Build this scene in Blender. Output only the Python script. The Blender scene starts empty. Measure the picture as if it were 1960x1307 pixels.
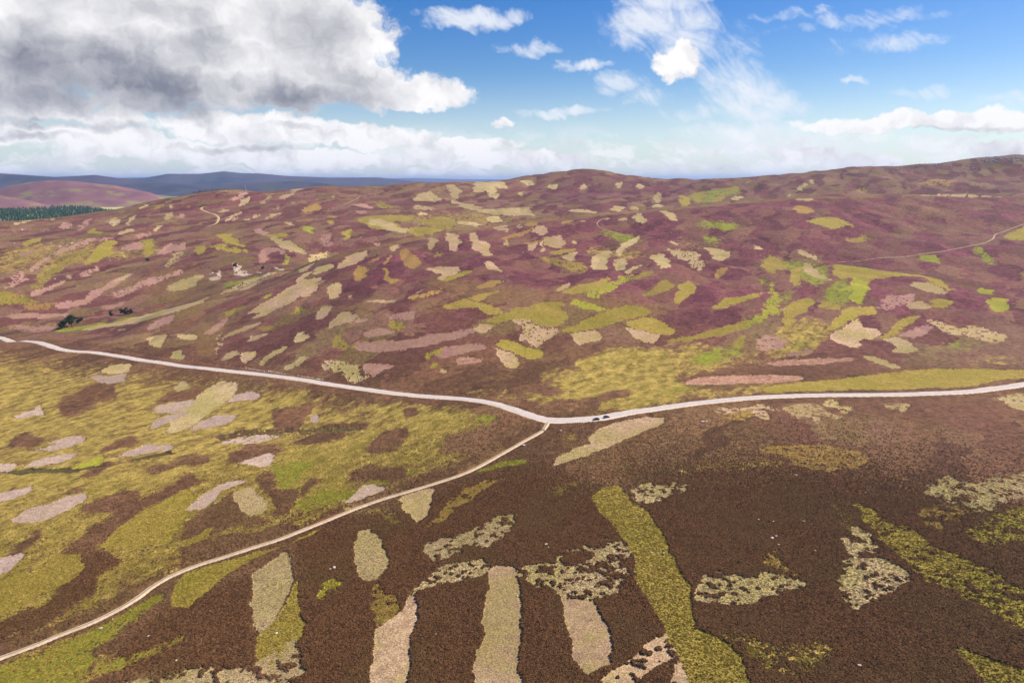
import bpy, math, random
import numpy as np
from mathutils import Vector, Matrix

scene = bpy.context.scene
C = scene.collection
rng = np.random.default_rng(7)
random.seed(7)

# ------------------------------------------------------------------ camera
F = 1307.0                      # focal length in photo pixels (photo 1960 x 1307)
CU, CV = 980.0, 653.5
PITCH = math.atan((CV - 345.0) / F)
CAMZ = 160.0                    # metres above the road junction
cam_d = bpy.data.cameras.new('camera')
cam_d.sensor_width = 36.0
cam_d.lens = 36.0 * F / 1960.0
cam_d.clip_start = 1.0
cam_d.clip_end = 120000.0
cam = bpy.data.objects.new('camera', cam_d)
cam.location = (0, 0, CAMZ)
cam.rotation_euler = (math.pi / 2 - PITCH, 0, 0)
C.objects.link(cam)
scene.camera = cam

cP, sP = math.cos(PITCH), math.sin(PITCH)
def pix(u, v):
    """photo pixel -> (azimuth, tangent of elevation, forward tangent z/y)"""
    X = (u - CU) / F; Y = (CV - v) / F
    fy = cP + Y * sP; fz = -sP + Y * cP
    return math.atan2(X, fy), fz / math.hypot(X, fy), fz / fy, X / fy

# ------------------------------------------------------------------ sun, sky, exposure
SUN_EL, SUN_AZ = math.radians(43), math.radians(70)     # azimuth clockwise from +Y
to_sun = Vector((math.sin(SUN_AZ) * math.cos(SUN_EL), math.cos(SUN_AZ) * math.cos(SUN_EL), math.sin(SUN_EL)))
sun_d = bpy.data.lights.new('sun', 'SUN')
sun_d.energy = 5.0
sun_d.angle = math.radians(0.53)
sun_d.color = (1.0, 0.90, 0.77)
sun = bpy.data.objects.new('sun', sun_d)
sun.rotation_euler = to_sun.to_track_quat('Z', 'Y').to_euler()
sun.location = (300, 200, 500)
C.objects.link(sun)

scene.view_settings.view_transform = 'Standard'
scene.view_settings.look = 'None'
scene.view_settings.exposure = 0.6
scene.view_settings.gamma = 1.0
scene.view_settings.use_curve_mapping = False
scene.cycles.max_bounces = 4
scene.cycles.diffuse_bounces = 2
scene.cycles.glossy_bounces = 2
scene.cycles.volume_bounces = 0

class NT:
    """small node-tree helper"""
    def __init__(s, tree): s.t = tree; s.l = tree.links
    def n(s, typ, **kw):
        nd = s.t.nodes.new(typ)
        for k, v in kw.items(): setattr(nd, k, v)
        return nd
    def put(s, sock, val):
        if isinstance(val, bpy.types.NodeSocket): s.l.new(val, sock)
        elif val is not None: sock.default_value = val
    def m(s, op, a, b=None, c=None, clamp=False):
        nd = s.n('ShaderNodeMath', operation=op, use_clamp=clamp)
        s.put(nd.inputs[0], a)
        if b is not None: s.put(nd.inputs[1], b)
        if c is not None: s.put(nd.inputs[2], c)
        return nd.outputs[0]
    def vm(s, op, a, b=None):
        nd = s.n('ShaderNodeVectorMath', operation=op)
        s.put(nd.inputs[0], a)
        if b is not None: s.put(nd.inputs[1], b)
        return nd.outputs[0]
    def ss(s, x, lo, hi, a=0.0, b=1.0):
        nd = s.n('ShaderNodeMapRange', interpolation_type='SMOOTHSTEP')
        s.put(nd.inputs['Value'], x)
        for k, v in (('From Min', lo), ('From Max', hi), ('To Min', a), ('To Max', b)): s.put(nd.inputs[k], v)
        return nd.outputs[0]
    def noise(s, vec, scale, detail=3.0, rough=0.55, dist=0.0, out=0, lac=2.0):
        nd = s.n('ShaderNodeTexNoise')
        if vec is not None: s.put(nd.inputs['Vector'], vec)
        nd.inputs['Scale'].default_value = scale
        nd.inputs['Detail'].default_value = detail
        nd.inputs['Roughness'].default_value = rough
        nd.inputs['Lacunarity'].default_value = lac
        nd.inputs['Distortion'].default_value = dist
        return nd.outputs[out]
    def mix(s, f, a, b):
        nd = s.n('ShaderNodeMix', data_type='RGBA')
        s.put(nd.inputs[0], f)
        for i, v in ((6, a), (7, b)):
            if isinstance(v, tuple) and len(v) == 3: v = v + (1.0,)
            s.put(nd.inputs[i], v)
        return nd.outputs[2]
    def mul(s, col, f):
        nd = s.n('ShaderNodeVectorMath', operation='SCALE')
        s.put(nd.inputs[0], col); s.put(nd.inputs['Scale'], f)
        return nd.outputs[0]
    def xyz(s, x, y, z):
        nd = s.n('ShaderNodeCombineXYZ')
        for i, v in enumerate((x, y, z)): s.put(nd.inputs[i], v)
        return nd.outputs[0]

world = bpy.data.worlds.new('World')
scene.world = world
world.use_nodes = True
w = NT(world.node_tree)
world.node_tree.nodes.clear()
wout = w.n('ShaderNodeOutputWorld')
bg = w.n('ShaderNodeBackground')
w.l.new(bg.outputs[0], wout.inputs[0])
sky = w.n('ShaderNodeTexSky', sky_type='NISHITA', sun_disc=False)
sky.sun_elevation = SUN_EL
sky.sun_rotation = SUN_AZ
sky.altitude = 500
sky.air_density = 1.0
sky.dust_density = 0.6
sky.ozone_density = 1.6
SKY_STRENGTH = 0.078
geo = w.n('ShaderNodeTexCoord').outputs['Generated']
sep = w.n('ShaderNodeSeparateXYZ'); w.l.new(geo, sep.inputs[0])
dx, dy, dz = sep.outputs
az = w.m('ARCTAN2', dx, dy)
hyp = w.m('SQRT', w.m('ADD', w.m('MULTIPLY', dx, dx), w.m('MULTIPLY', dy, dy)))
el = w.m('DIVIDE', dz, w.m('MAXIMUM', hyp, 0.001))
P = w.xyz(az, el, 0.0)
# billowing warp
wn = w.vm('SUBTRACT', w.noise(P, 28.0, 3.0, 0.6, out=1), (0.5, 0.5, 0.5))
Pw = w.vm('ADD', P, w.vm('MULTIPLY', wn, (0.05, 0.035, 0.0)))

def ell(u, v, ru, rv, wt=1.0):
    """wt at the centre of an ellipse in the sky, falling to 0 at its rim and below 0 outside"""
    A, E, _, X = pix(u, v)
    k = 1.0 / (1.0 + X * X)
    sa, se = F / (ru * k), F / (rv * math.sqrt(k))
    nd = w.n('ShaderNodeVectorMath', operation='MULTIPLY_ADD')
    w.l.new(Pw, nd.inputs[0]); nd.inputs[1].default_value = (sa, se, 0); nd.inputs[2].default_value = (-A * sa, -E * se, 0)
    dp = w.n('ShaderNodeVectorMath', operation='DOT_PRODUCT'); w.l.new(nd.outputs[0], dp.inputs[0]); w.l.new(nd.outputs[0], dp.inputs[1])
    return w.m('MULTIPLY_ADD', dp.outputs['Value'], -wt, wt)
def union(lst):
    r = None
    for q in lst:
        x = ell(*q[:4], wt=(q[4] if len(q) > 4 else 1.0))
        r = w.m('MAXIMUM', 0.0 if r is None else r, x)
    return r

fb = w.noise(Pw, 17.0, 7.0, 0.62)
fl = w.noise(Pw, 11.0, 6.0, 0.58)
fl2 = w.noise(w.vm('ADD', Pw, (0.012, 0.018, 0.0)), 11.0, 6.0, 0.58)
# heaps: the great cloud on the left, the bank under it, single heaps
heap = union([(120, 20, 420, 170), (420, 40, 400, 150), (610, 70, 190, 110), (300, 140, 420, 75), (150, 190, 330, 40, .8), (690, 160, 130, 55),
              (790, 178, 150, 36), (-300, 60, 500, 190), (560, 150, 260, 70)])
bank = union([(60, 205, 180, 34), (220, 225, 90, 22), (480, 245, 250, 36), (700, 262, 190, 30), (100, 258, 300, 26),
              (-200, 230, 300, 60), (850, 285, 160, 22, .8), (330, 285, 330, 24), (960, 275, 60, 16, .8), (1000, 305, 190, 20, .85), (600, 305, 400, 20, .8)])
single = union([(1300, 125, 62, 40), (1308, 100, 30, 34), (1850, 232, 200, 24, .9), (1660, 238, 180, 20, .95), (1560, 305, 110, 26, .9), (1650, 312, 90, 18, .8),
                (1930, 285, 110, 24, .9), (960, 240, 26, 12, .8), (815, 165, 50, 40, .8)])
rows = w.m('MULTIPLY', w.ss(w.noise(w.vm('MULTIPLY', Pw, (1.0, 3.0, 1.0)), 15.0, 6.0, 0.62), 0.45, 0.57), w.ss(el, 0.085, 0.02))
rows = w.m('MULTIPLY', rows, w.ss(el, -0.01, 0.012))
cov = w.m('MAXIMUM', w.m('MAXIMUM', heap, bank), single)
covn = w.m('ADD', cov, w.m('MULTIPLY', w.m('SUBTRACT', fb, 0.5), 1.7))
dens = w.ss(covn, 0.25, 0.62)
dens = w.m('MULTIPLY', dens, w.ss(cov, 0.02, 0.18))
dens = w.m('MAXIMUM', dens, w.m('MULTIPLY', rows, 0.85))
# a scatter of like clouds all round the rest of the sky
other = w.ss(w.noise(w.vm('MULTIPLY', P, (1.0, 2.0, 1.0)), 2.6, 5.0, 0.6), 0.56, 0.72)
away = w.ss(w.m('ABSOLUTE', az), 0.72, 1.0)
high = w.ss(el, 0.30, 0.5)
dens = w.m('MAXIMUM', dens, w.m('MULTIPLY', other, w.m('MAXIMUM', away, high)))
# light and dark of the clouds
relief = w.m('MULTIPLY', w.m('SUBTRACT', fl, fl2), 1.9)
base_dark = union([(240, 172, 420, 60, 1.0), (60, 110, 260, 70, .85), (520, 190, 270, 32, .8), (130, 238, 170, 16, .8), (-250, 150, 400, 110, 1.0), (330, 100, 200, 45, .5), (470, 285, 150, 9, .6),
                   (560, 240, 60, 8, .5), (50, 262, 150, 10, .7), (1300, 152, 60, 12, .5), (1850, 248, 180, 8, .4), (270, 20, 130, 30, .55), (590, 50, 120, 60, .45)])
lum = w.m('SUBTRACT', w.m('ADD', 0.93, relief), w.m('MULTIPLY', base_dark, 0.62))
lum = w.m('SUBTRACT', lum, w.m('MULTIPLY', w.m('MULTIPLY', heap, 0.40), w.ss(fl, 0.38, 0.60)), clamp=True)
ccol = w.mix(lum, (0.155, 0.165, 0.205), (0.69, 0.68, 0.685))
# streaks of thin high cloud
Pc = w.n('ShaderNodeMapping', vector_type='TEXTURE'); w.l.new(P, Pc.inputs[0])
Pc.inputs['Rotation'].default_value = (0, 0, math.radians(-38)); Pc.inputs['Scale'].default_value = (1.8, .75, 1)
cz = w.noise(Pc.outputs[0], 26.0, 6.0, 0.66, 0.7)
cirr = union([(905, 38, 120, 24, 1.2), (1120, 124, 60, 14, 1.1), (1070, 215, 100, 12, .9), (1310, 70, 90, 60, .9), (1430, 185, 90, 60, 1.0), (1250, 45, 130, 50), (1340, 90, 120, 50, .6), (1400, 150, 80, 60, .8), (1470, 205, 80, 40, 1.1), (1270, 5, 110, 30), (1180, 160, 70, 26, .8), (1250, 185, 70, 20, .7),
              (1010, 95, 70, 14, .8), (1440, 255, 180, 26, .9), (1500, 285, 260, 36, .9), (1640, 42, 190, 18, .68), (1700, 80, 130, 22, .68), (1520, 30, 90, 12, .6), (1760, 180, 70, 16, .75), (1640, 155, 26, 10, .8), (1800, 285, 200, 26, .7), (1920, 190, 90, 16, .6), (1340, 215, 110, 20, .6)])
ca = w.ss(w.m('ADD', cirr, w.m('MULTIPLY', w.m('SUBTRACT', cz, 0.5), 2.2)), 0.1, 1.25, 0.0, 0.9)
ca = w.m('MULTIPLY', ca, w.ss(cirr, 0.0, 0.25))
skyc = w.mul(sky.outputs[0], SKY_STRENGTH)
tint = w.n('ShaderNodeHueSaturation'); tint.inputs['Saturation'].default_value = 1.55; tint.inputs['Hue'].default_value = 0.516; w.l.new(skyc, tint.inputs['Color'])
c0 = w.mix(w.ss(el, 0.15, -0.01, 0.0, 0.55), tint.outputs[0], (0.56, 0.62, 0.69))
c1 = w.mix(ca, c0, (0.60, 0.62, 0.66))
c2 = w.mix(dens, c1, ccol)
w.l.new(c2, bg.inputs[0])
bg.inputs[1].default_value = 1.0
world.cycles.sampling_method = 'MANUAL'
world.cycles.sample_map_resolution = 256

# ------------------------------------------------------------------ noise in numpy
PERM = rng.permutation(256); PERM = np.concatenate([PERM, PERM])
VAL = rng.random(256)
def vnoise(x, y, s=0):
    xf = np.floor(x); yf = np.floor(y)
    fx = x - xf; fy = y - yf
    xi = xf.astype(np.int64) + 37 * s; yi = yf.astype(np.int64) + 91 * s
    fx = fx * fx * (3 - 2 * fx); fy = fy * fy * (3 - 2 * fy)
    def h(a, b): return VAL[PERM[(PERM[a & 255] + b) & 255]]
    return (h(xi, yi) * (1 - fx) + h(xi + 1, yi) * fx) * (1 - fy) + (h(xi, yi + 1) * (1 - fx) + h(xi + 1, yi + 1) * fx) * fy
def fbm(x, y, o=4, s=0, g=0.5):
    r = 0; a = 1; t = 0
    for i in range(o):
        r = r + a * vnoise(x, y, s + i * 3); t += a
        a *= g; x = x * 2.03 + 11.3; y = y * 2.03 + 5.7
    return r / t
def sstep(a, b, x):
    t = np.clip((x - a) / (b - a), 0, 1); return t * t * (3 - 2 * t)

# ------------------------------------------------------------------ lie of the land
def by_z(u, v, z):
    _, _, t, X = pix(u, v); y = (z - CAMZ) / t; return (X * y, y, z)
def by_y(u, v, y):
    _, _, t, X = pix(u, v); return (X * y, y, CAMZ + t * y)
def hid(u, y, z):
    return ((u - CU) / F * y, y, z)
ctrl = []
for q in [(-400, 1307, -28), (0, 1307, -22), (500, 1307, -14), (980, 1307, -6), (1500, 1307, 2), (1960, 1307, 10), (2360, 1307, 16),
          (-400, 1000, -30), (0, 1000, -25), (250, 1000, -20), (500, 1000, -14), (750, 1000, -9), (980, 1000, -4), (1250, 1000, 0), (1500, 1000, 3), (1750, 1000, 7), (1960, 1000, 11), (2300, 1000, 16),
          (0, 820, -30), (150, 760, -25), (300, 830, -23), (600, 830, -15), (850, 850, -6), (1200, 880, 1), (1500, 880, 5), (1800, 880, 10),
          (-300, 610, -26), (0, 648, -23), (250, 685, -19), (500, 716, -13), (750, 750, -7), (900, 766, -3), (1045, 803, 0), (1150, 799, 1), (1300, 774, 3), (1500, 758, 6), (1750, 753, 9), (1960, 735, 13), (2300, 690, 18)]:
    ctrl.append(by_z(*q))
SKYL = [(-300, 450, 1500), (0, 424, 1800), (110, 416, 1900), (200, 402, 1980), (300, 383, 2100), (380, 368, 2200), (450, 361, 2300), (520, 364, 2350), (600, 356, 2450), (700, 358, 2480),
        (784, 347, 2600), (850, 345, 2650), (920, 345, 2700), (980, 340, 2850), (1010, 333, 2900), (1070, 326, 2950), (1130, 322, 3000), (1200, 331, 2950), (1300, 340, 2850), (1400, 338, 2850), (1500, 331, 2850),
        (1650, 317, 2800), (1800, 311, 2720), (1960, 298, 2600), (2300, 282, 2450)]
for q in [(140, 640, 830), (330, 586, 900), (480, 541, 1000), (560, 512, 1080), (640, 489, 1130), (720, 466, 1200), (800, 450, 1280), (900, 436, 1350), (1000, 421, 1420), (1140, 407, 1500), (1300, 394, 1580),
          (1400, 386, 1640), (1500, 374, 1700), (1700, 371, 1800), (1960, 374, 1780), (2300, 376, 1750),
          (1000, 600, 700), (1000, 700, 575), (1000, 500, 1000), (1000, 450, 1220), (700, 600, 720), (700, 530, 900), (450, 620, 790), (1250, 600, 710), (1250, 500, 1000), (1250, 430, 1320),
          (1500, 600, 720), (1500, 500, 1000), (1500, 430, 1300), (1900, 600, 700), (1900, 480, 1050), (1900, 420, 1350), (1250, 700, 575), (1500, 690, 585), (1800, 680, 575), (2300, 600, 680), (2300, 450, 1150),
          (480, 532, 1160), (480, 518, 1230), (570, 499, 1340), (300, 600, 1000), (150, 626, 930), (0, 640, 900), (-300, 650, 900), (390, 568, 1060),
          (100, 560, 1130), (100, 500, 1350), (100, 450, 1600), (0, 450, 1570), (250, 540, 1200), (250, 490, 1400), (250, 440, 1680), (400, 500, 1330), (400, 470, 1480), (400, 430, 1750), (400, 400, 1980), (600, 450, 1620), (600, 400, 2020),
          (500, 480, 1430), (750, 440, 1720), (750, 400, 2060), (750, 370, 2380), (900, 410, 2020), (900, 380, 2320), (1050, 400, 2120), (1050, 360, 2600), (1250, 380, 2350), (1250, 355, 2680),
          (1500, 352, 2500), (1750, 350, 2370), (1960, 350, 2280), (1960, 365, 2020), (1960, 325, 2480), (1750, 330, 2620), (-300, 550, 1100), (2300, 340, 2150)] + SKYL:
    ctrl.append(by_y(*q))
for q in [(640, 1390, -6), (700, 1440, -2), (800, 1520, 8), (900, 1600, 24), (1000, 1680, 38), (1140, 1780, 52), (1300, 1900, 64), (1500, 2050, 78), (1700, 2120, 92), (1850, 2100, 108)]:
    ctrl.append(hid(*q))
for u, v, y in SKYL:
    _, _, t, X = pix(u, v)
    z = CAMZ + t * y
    ctrl.append((X * (y + 450), y + 450, z - 75)); ctrl.append((X * (y + 1300), y + 1300, min(z - 190, -10)))
for a in (-60, -48, 48, 60):
    for D in (120, 60): ctrl.append((D * math.sin(math.radians(a)), D * math.cos(math.radians(a)), -10 + a * .3))
ctrl.append((0, 60, -8)); ctrl.append((0, -200, -10)); ctrl.append((-400, 100, -25)); ctrl.append((400, 100, 15))
K = np.array(ctrl); KX = K[:, :2] / 1000.0; KZ = K[:, 2]
def tps(r2): return 0.5 * r2 * np.log(np.maximum(r2, 1e-12))
d2 = ((KX[:, None] - KX[None]) ** 2).sum(-1)
N = len(KX)
A_ = np.zeros((N + 3, N + 3)); A_[:N, :N] = tps(d2) + np.eye(N) * 2e-5
A_[:N, N] = 1; A_[:N, N + 1:] = KX; A_[N, :N] = 1; A_[N + 1:, :N] = KX.T
coef = np.linalg.solve(A_, np.concatenate([KZ, np.zeros(3)]))
def land(x, y):
    sh = x.shape; x = x.ravel() / 1000; y = y.ravel() / 1000
    out = np.empty(x.size)
    for i in range(0, x.size, 100000):
        s = slice(i, i + 100000)
        r2 = (x[s, None] - KX[None, :, 0]) ** 2 + (y[s, None] - KX[None, :, 1]) ** 2
        out[s] = tps(r2) @ coef[:N] + coef[N] + coef[N + 1] * x[s] + coef[N + 2] * y[s]
    return out.reshape(sh)

# one sheet of ground, finer near and coarser far
NTH = 1250
TH = np.linspace(math.radians(-47), math.radians(47), NTH)
Rl = [120.0]
while Rl[-1] < 4100:
    D = Rl[-1]
    step = min(max(D * D / (683 * 175.0), 0.3), D / (683 * (0.245 if D < 2000 else 0.21)))
    Rl.append(D + max(step, 0.3))
R = np.array(Rl); NR = len(R)
# coarse land then cubic-ish interpolation by direct evaluation on a thinned grid
ths = TH[::10] if (NTH - 1) % 10 == 0 else np.linspace(TH[0], TH[-1], 126)
ri = np.unique(np.concatenate([np.arange(0, NR, 6), [NR - 1]])); rs = R[ri]
Zc = land(rs[None, :] * np.sin(ths)[:, None], rs[None, :] * np.cos(ths)[:, None])
tf = np.interp(TH, ths, np.arange(len(ths))); t0 = np.clip(tf.astype(int), 0, len(ths) - 2); ft = (tf - t0)[:, None]
def cub(Z, i, f, ax):
    n = Z.shape[ax]
    g = lambda k: np.take(Z, np.clip(i + k, 0, n - 1), axis=ax)
    p0, p1, p2, p3 = g(-1), g(0), g(1), g(2)
    return p1 + 0.5 * f * (p2 - p0 + f * (2 * p0 - 5 * p1 + 4 * p2 - p3 + f * (3 * (p1 - p2) + p3 - p0)))
Zt = cub(Zc, t0, ft, 0)
rf = np.interp(R, rs, np.arange(len(rs))); r0 = np.clip(rf.astype(int), 0, len(rs) - 2); fr = (rf - r0)[None, :]
Z = cub(Zt, r0, fr, 1)
X = R[None, :] * np.sin(TH)[:, None]; Y = R[None, :] * np.cos(TH)[:, None]
RR = np.broadcast_to(R[None, :], X.shape)
# folds and hummocks of the moor
Z = Z + (fbm(X / 160, Y / 160, 4, 1) - .5) * np.clip(RR / 160, 1.5, 12) * 0.9
Z = Z + (fbm(X / 30 + 9, Y / 30, 3, 5) - .5) * np.clip(RR / 420, .8, 3.0)
rid = 1 - np.abs(2 * fbm(X / 260 + 3, Y / 340 + 8, 3, 81) - 1)
Z = Z - (rid ** 3) * 10.0 * sstep(700, 1100, RR)
rid2 = 1 - np.abs(2 * fbm(X / 95 + 30, Y / 150 + 8, 3, 85) - 1)
Z = Z - (rid2 ** 4) * 3.0 * sstep(560, 900, RR)
Z0 = Z.copy()
TAN = (Z - CAMZ) / RR
RUN = np.maximum.accumulate(TAN, axis=1)

def cast(u, v):
    """photo pixel -> point on the ground where its line of sight first meets it"""
    a, t, _, _ = pix(u, v)
    f = (a - TH[0]) / (TH[1] - TH[0]); i = int(np.clip(f, 0, NTH - 2)); f = min(max(f - i, 0), 1)
    run = RUN[i] * (1 - f) + RUN[i + 1] * f
    j = int(np.searchsorted(run, t))
    if j >= NR:
        j = int(np.searchsorted(run, run[-1]));
    j = max(j, 1)
    a0, a1 = run[j - 1], run[min(j, NR - 1)]
    g = min(max((t - a0) / (a1 - a0), 0), 1) if a1 > a0 else 1.0
    D = R[j - 1] + g * (R[min(j, NR - 1)] - R[j - 1])
    return D * math.sin(a), D * math.cos(a)
def ground(x, y):
    D = math.hypot(x, y); a = math.atan2(x, y)
    f = np.clip((a - TH[0]) / (TH[1] - TH[0]), 0, NTH - 1.001); i = int(f); f -= i
    j = int(np.clip(np.searchsorted(R, D) - 1, 0, NR - 2)); g = min(max((D - R[j]) / (R[j + 1] - R[j]), 0), 1)
    return float((Z[i, j] * (1 - f) + Z[i + 1, j] * f) * (1 - g) + (Z[i, j + 1] * (1 - f) + Z[i + 1, j + 1] * f) * g)
def parse(s):
    return [tuple(float(q) for q in p.split(',')) for p in s.split()]
def dense(pts, closed=True, step=7.0):
    out = []; n = len(pts)
    for k in range(n if closed else n - 1):
        a, b = pts[k], pts[(k + 1) % n]
        m = max(1, int(math.hypot(b[0] - a[0], b[1] - a[1]) / step))
        out += [(a[0] + (b[0] - a[0]) * q / m, a[1] + (b[1] - a[1]) * q / m) for q in range(m)]
    if not closed: out.append(pts[-1])
    return out
def smooth_line(pts, step):
    """Catmull-Rom through ground points, resampled evenly"""
    p = np.array(pts); q = np.vstack([2 * p[0] - p[1], p, 2 * p[-1] - p[-2]])
    o = []
    for k in range(1, len(q) - 2):
        for t in np.linspace(0, 1, 24, endpoint=False):
            a, b, c, d = q[k - 1], q[k], q[k + 1], q[k + 2]
            o.append(.5 * (2 * b + (c - a) * t + (2 * a - 5 * b + 4 * c - d) * t * t + (3 * b - a - 3 * c + d) * t ** 3))
    o.append(p[-1]); o = np.array(o)
    L = np.concatenate([[0], np.cumsum(np.hypot(*np.diff(o, axis=0).T))])
    s = np.arange(0, L[-1], step)
    return np.stack([np.interp(s, L, o[:, 0]), np.interp(s, L, o[:, 1])], 1)

# ------------------------------------------------------------------ roads and tracks cut into the ground
LINES = {
 'road': (4.6, 1.5, "-60,639 0,648 100,663 200,677 300,692 400,705 500,716 600,730 700,745 800,757 880,763 930,768 975,780 1020,796 1050,803 1100,803 1150,799 1200,790 1260,781 1330,771 1420,762 1520,757 1640,755 1760,753 1850,749 1900,743 1960,735 2060,722"),
 'farm_track': (1.6, 1.0, "1049,806 1044,816 1034,826 1000,845 960,868 920,890 880,908 830,925 780,940 730,955 680,973 630,993 580,1013 530,1032 480,1048 430,1064 380,1080 330,1100 290,1123 260,1145 220,1168 170,1192 120,1212 60,1236 0,1258 -100,1297"),
 'hill_track': (1.5, 1.5, "1603,501 1650,498 1710,492 1770,485 1830,476 1870,468 1898,458 1905,449 1920,444 1945,434 1985,422"),
 'loop_track': (1.2, 1.5, "1160,417 1150,420 1143,427 1147,434 1160,440 1176,444 1200,450"),
 'winding_track': (3.2, 3, "396,395 388,396 385,400 392,404 408,409 418,416 416,425 408,430 395,434"),
 'ridge_track': (1.8, 3, "628,401 660,391 680,382 690,376 720,371"),
 'summit_track': (2.6, 3, "760,357 784,352 800,347"),
 'slope_track': (3.0, 3, "1427,351 1440,346 1462,340"),
}
ROADS = {}
DTH = TH[1] - TH[0]
roadmask = np.zeros(X.shape, bool)
for nm, (hw, margin, s) in LINES.items():
    pts = [cast(*p) for p in parse(s)]
    ln = smooth_line(pts, 2.0)
    z = np.array([ground(*p) for p in ln])
    k = 21; zp = np.pad(z, k // 2, mode='edge'); z = np.convolve(zp, np.ones(k) / k, 'valid')
    if nm == 'road': z = z + 1.6 * np.exp(-((np.arange(len(z)) - 45) / 45.0) ** 2)
    ROADS[nm] = (ln, z, hw)
def near_line(ln, reach):
    """distance of ground vertices to a line, and nearest line index"""
    best = np.full(X.shape, 1e9, np.float32); idx = np.zeros(X.shape, np.int32)
    for q, (px, py) in enumerate(ln):
        D = math.hypot(px, py); a = math.atan2(px, py)
        i0 = int((a - reach / D - TH[0]) / DTH); i1 = int((a + reach / D - TH[0]) / DTH) + 2
        j0, j1 = np.searchsorted(R, [D - reach, D + reach])
        i0 = max(i0, 0); i1 = min(i1, NTH); j1 = min(j1 + 1, NR)
        if i1 <= i0 or j1 <= j0: continue
        sl = (slice(i0, i1), slice(j0, j1))
        d = np.hypot(X[sl] - px, Y[sl] - py)
        b = best[sl]; m = d < b
        b[m] = d[m]; idx[sl][m] = q
    return best, idx
for nm, (ln, z, hw) in ROADS.items():
    mg = LINES[nm][1]
    cell = 2.0
    best, idx = near_line(ln, hw + mg + (32 if nm == 'road' else 14))
    t = sstep(hw + mg, hw + mg + (30 if nm == 'road' else 12), best)
    m = best < 1e8
    Z[m] = (Z * t + (z[idx] - 0.35) * (1 - t))[m]
    roadmask |= best < hw + 1.0

# ------------------------------------------------------------------ vegetation regions and burnt strips
FX = (X[:-1, :-1] + X[1:, 1:]) / 2; FY = (Y[:-1, :-1] + Y[1:, 1:]) / 2
def inside(px, py, poly):
    c = np.zeros(px.shape, bool)
    x0, y0 = poly[-1]
    for x1, y1 in poly:
        if y0 != y1:
            m = ((y1 > py) != (y0 > py)) & (px < (x0 - x1) * (py - y1) / (y0 - y1) + x1)
            c ^= m
        x0, y0 = x1, y1
    return c
def window(poly, pad, GX):
    D = np.hypot(poly[:, 0], poly[:, 1]); a = np.arctan2(poly[:, 0], poly[:, 1])
    p = pad / D.min()
    i0 = max(int((a.min() - p - TH[0]) / DTH), 0); i1 = min(int((a.max() + p - TH[0]) / DTH) + 2, GX.shape[0])
    j0, j1 = np.searchsorted(R, [D.min() - pad, D.max() + pad])
    return slice(i0, max(i1, i0)), slice(max(j0 - 1, 0), min(j1 + 1, GX.shape[1]))
def ground_poly(s):
    return np.array([cast(*p) for p in dense(parse(s))])

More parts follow.
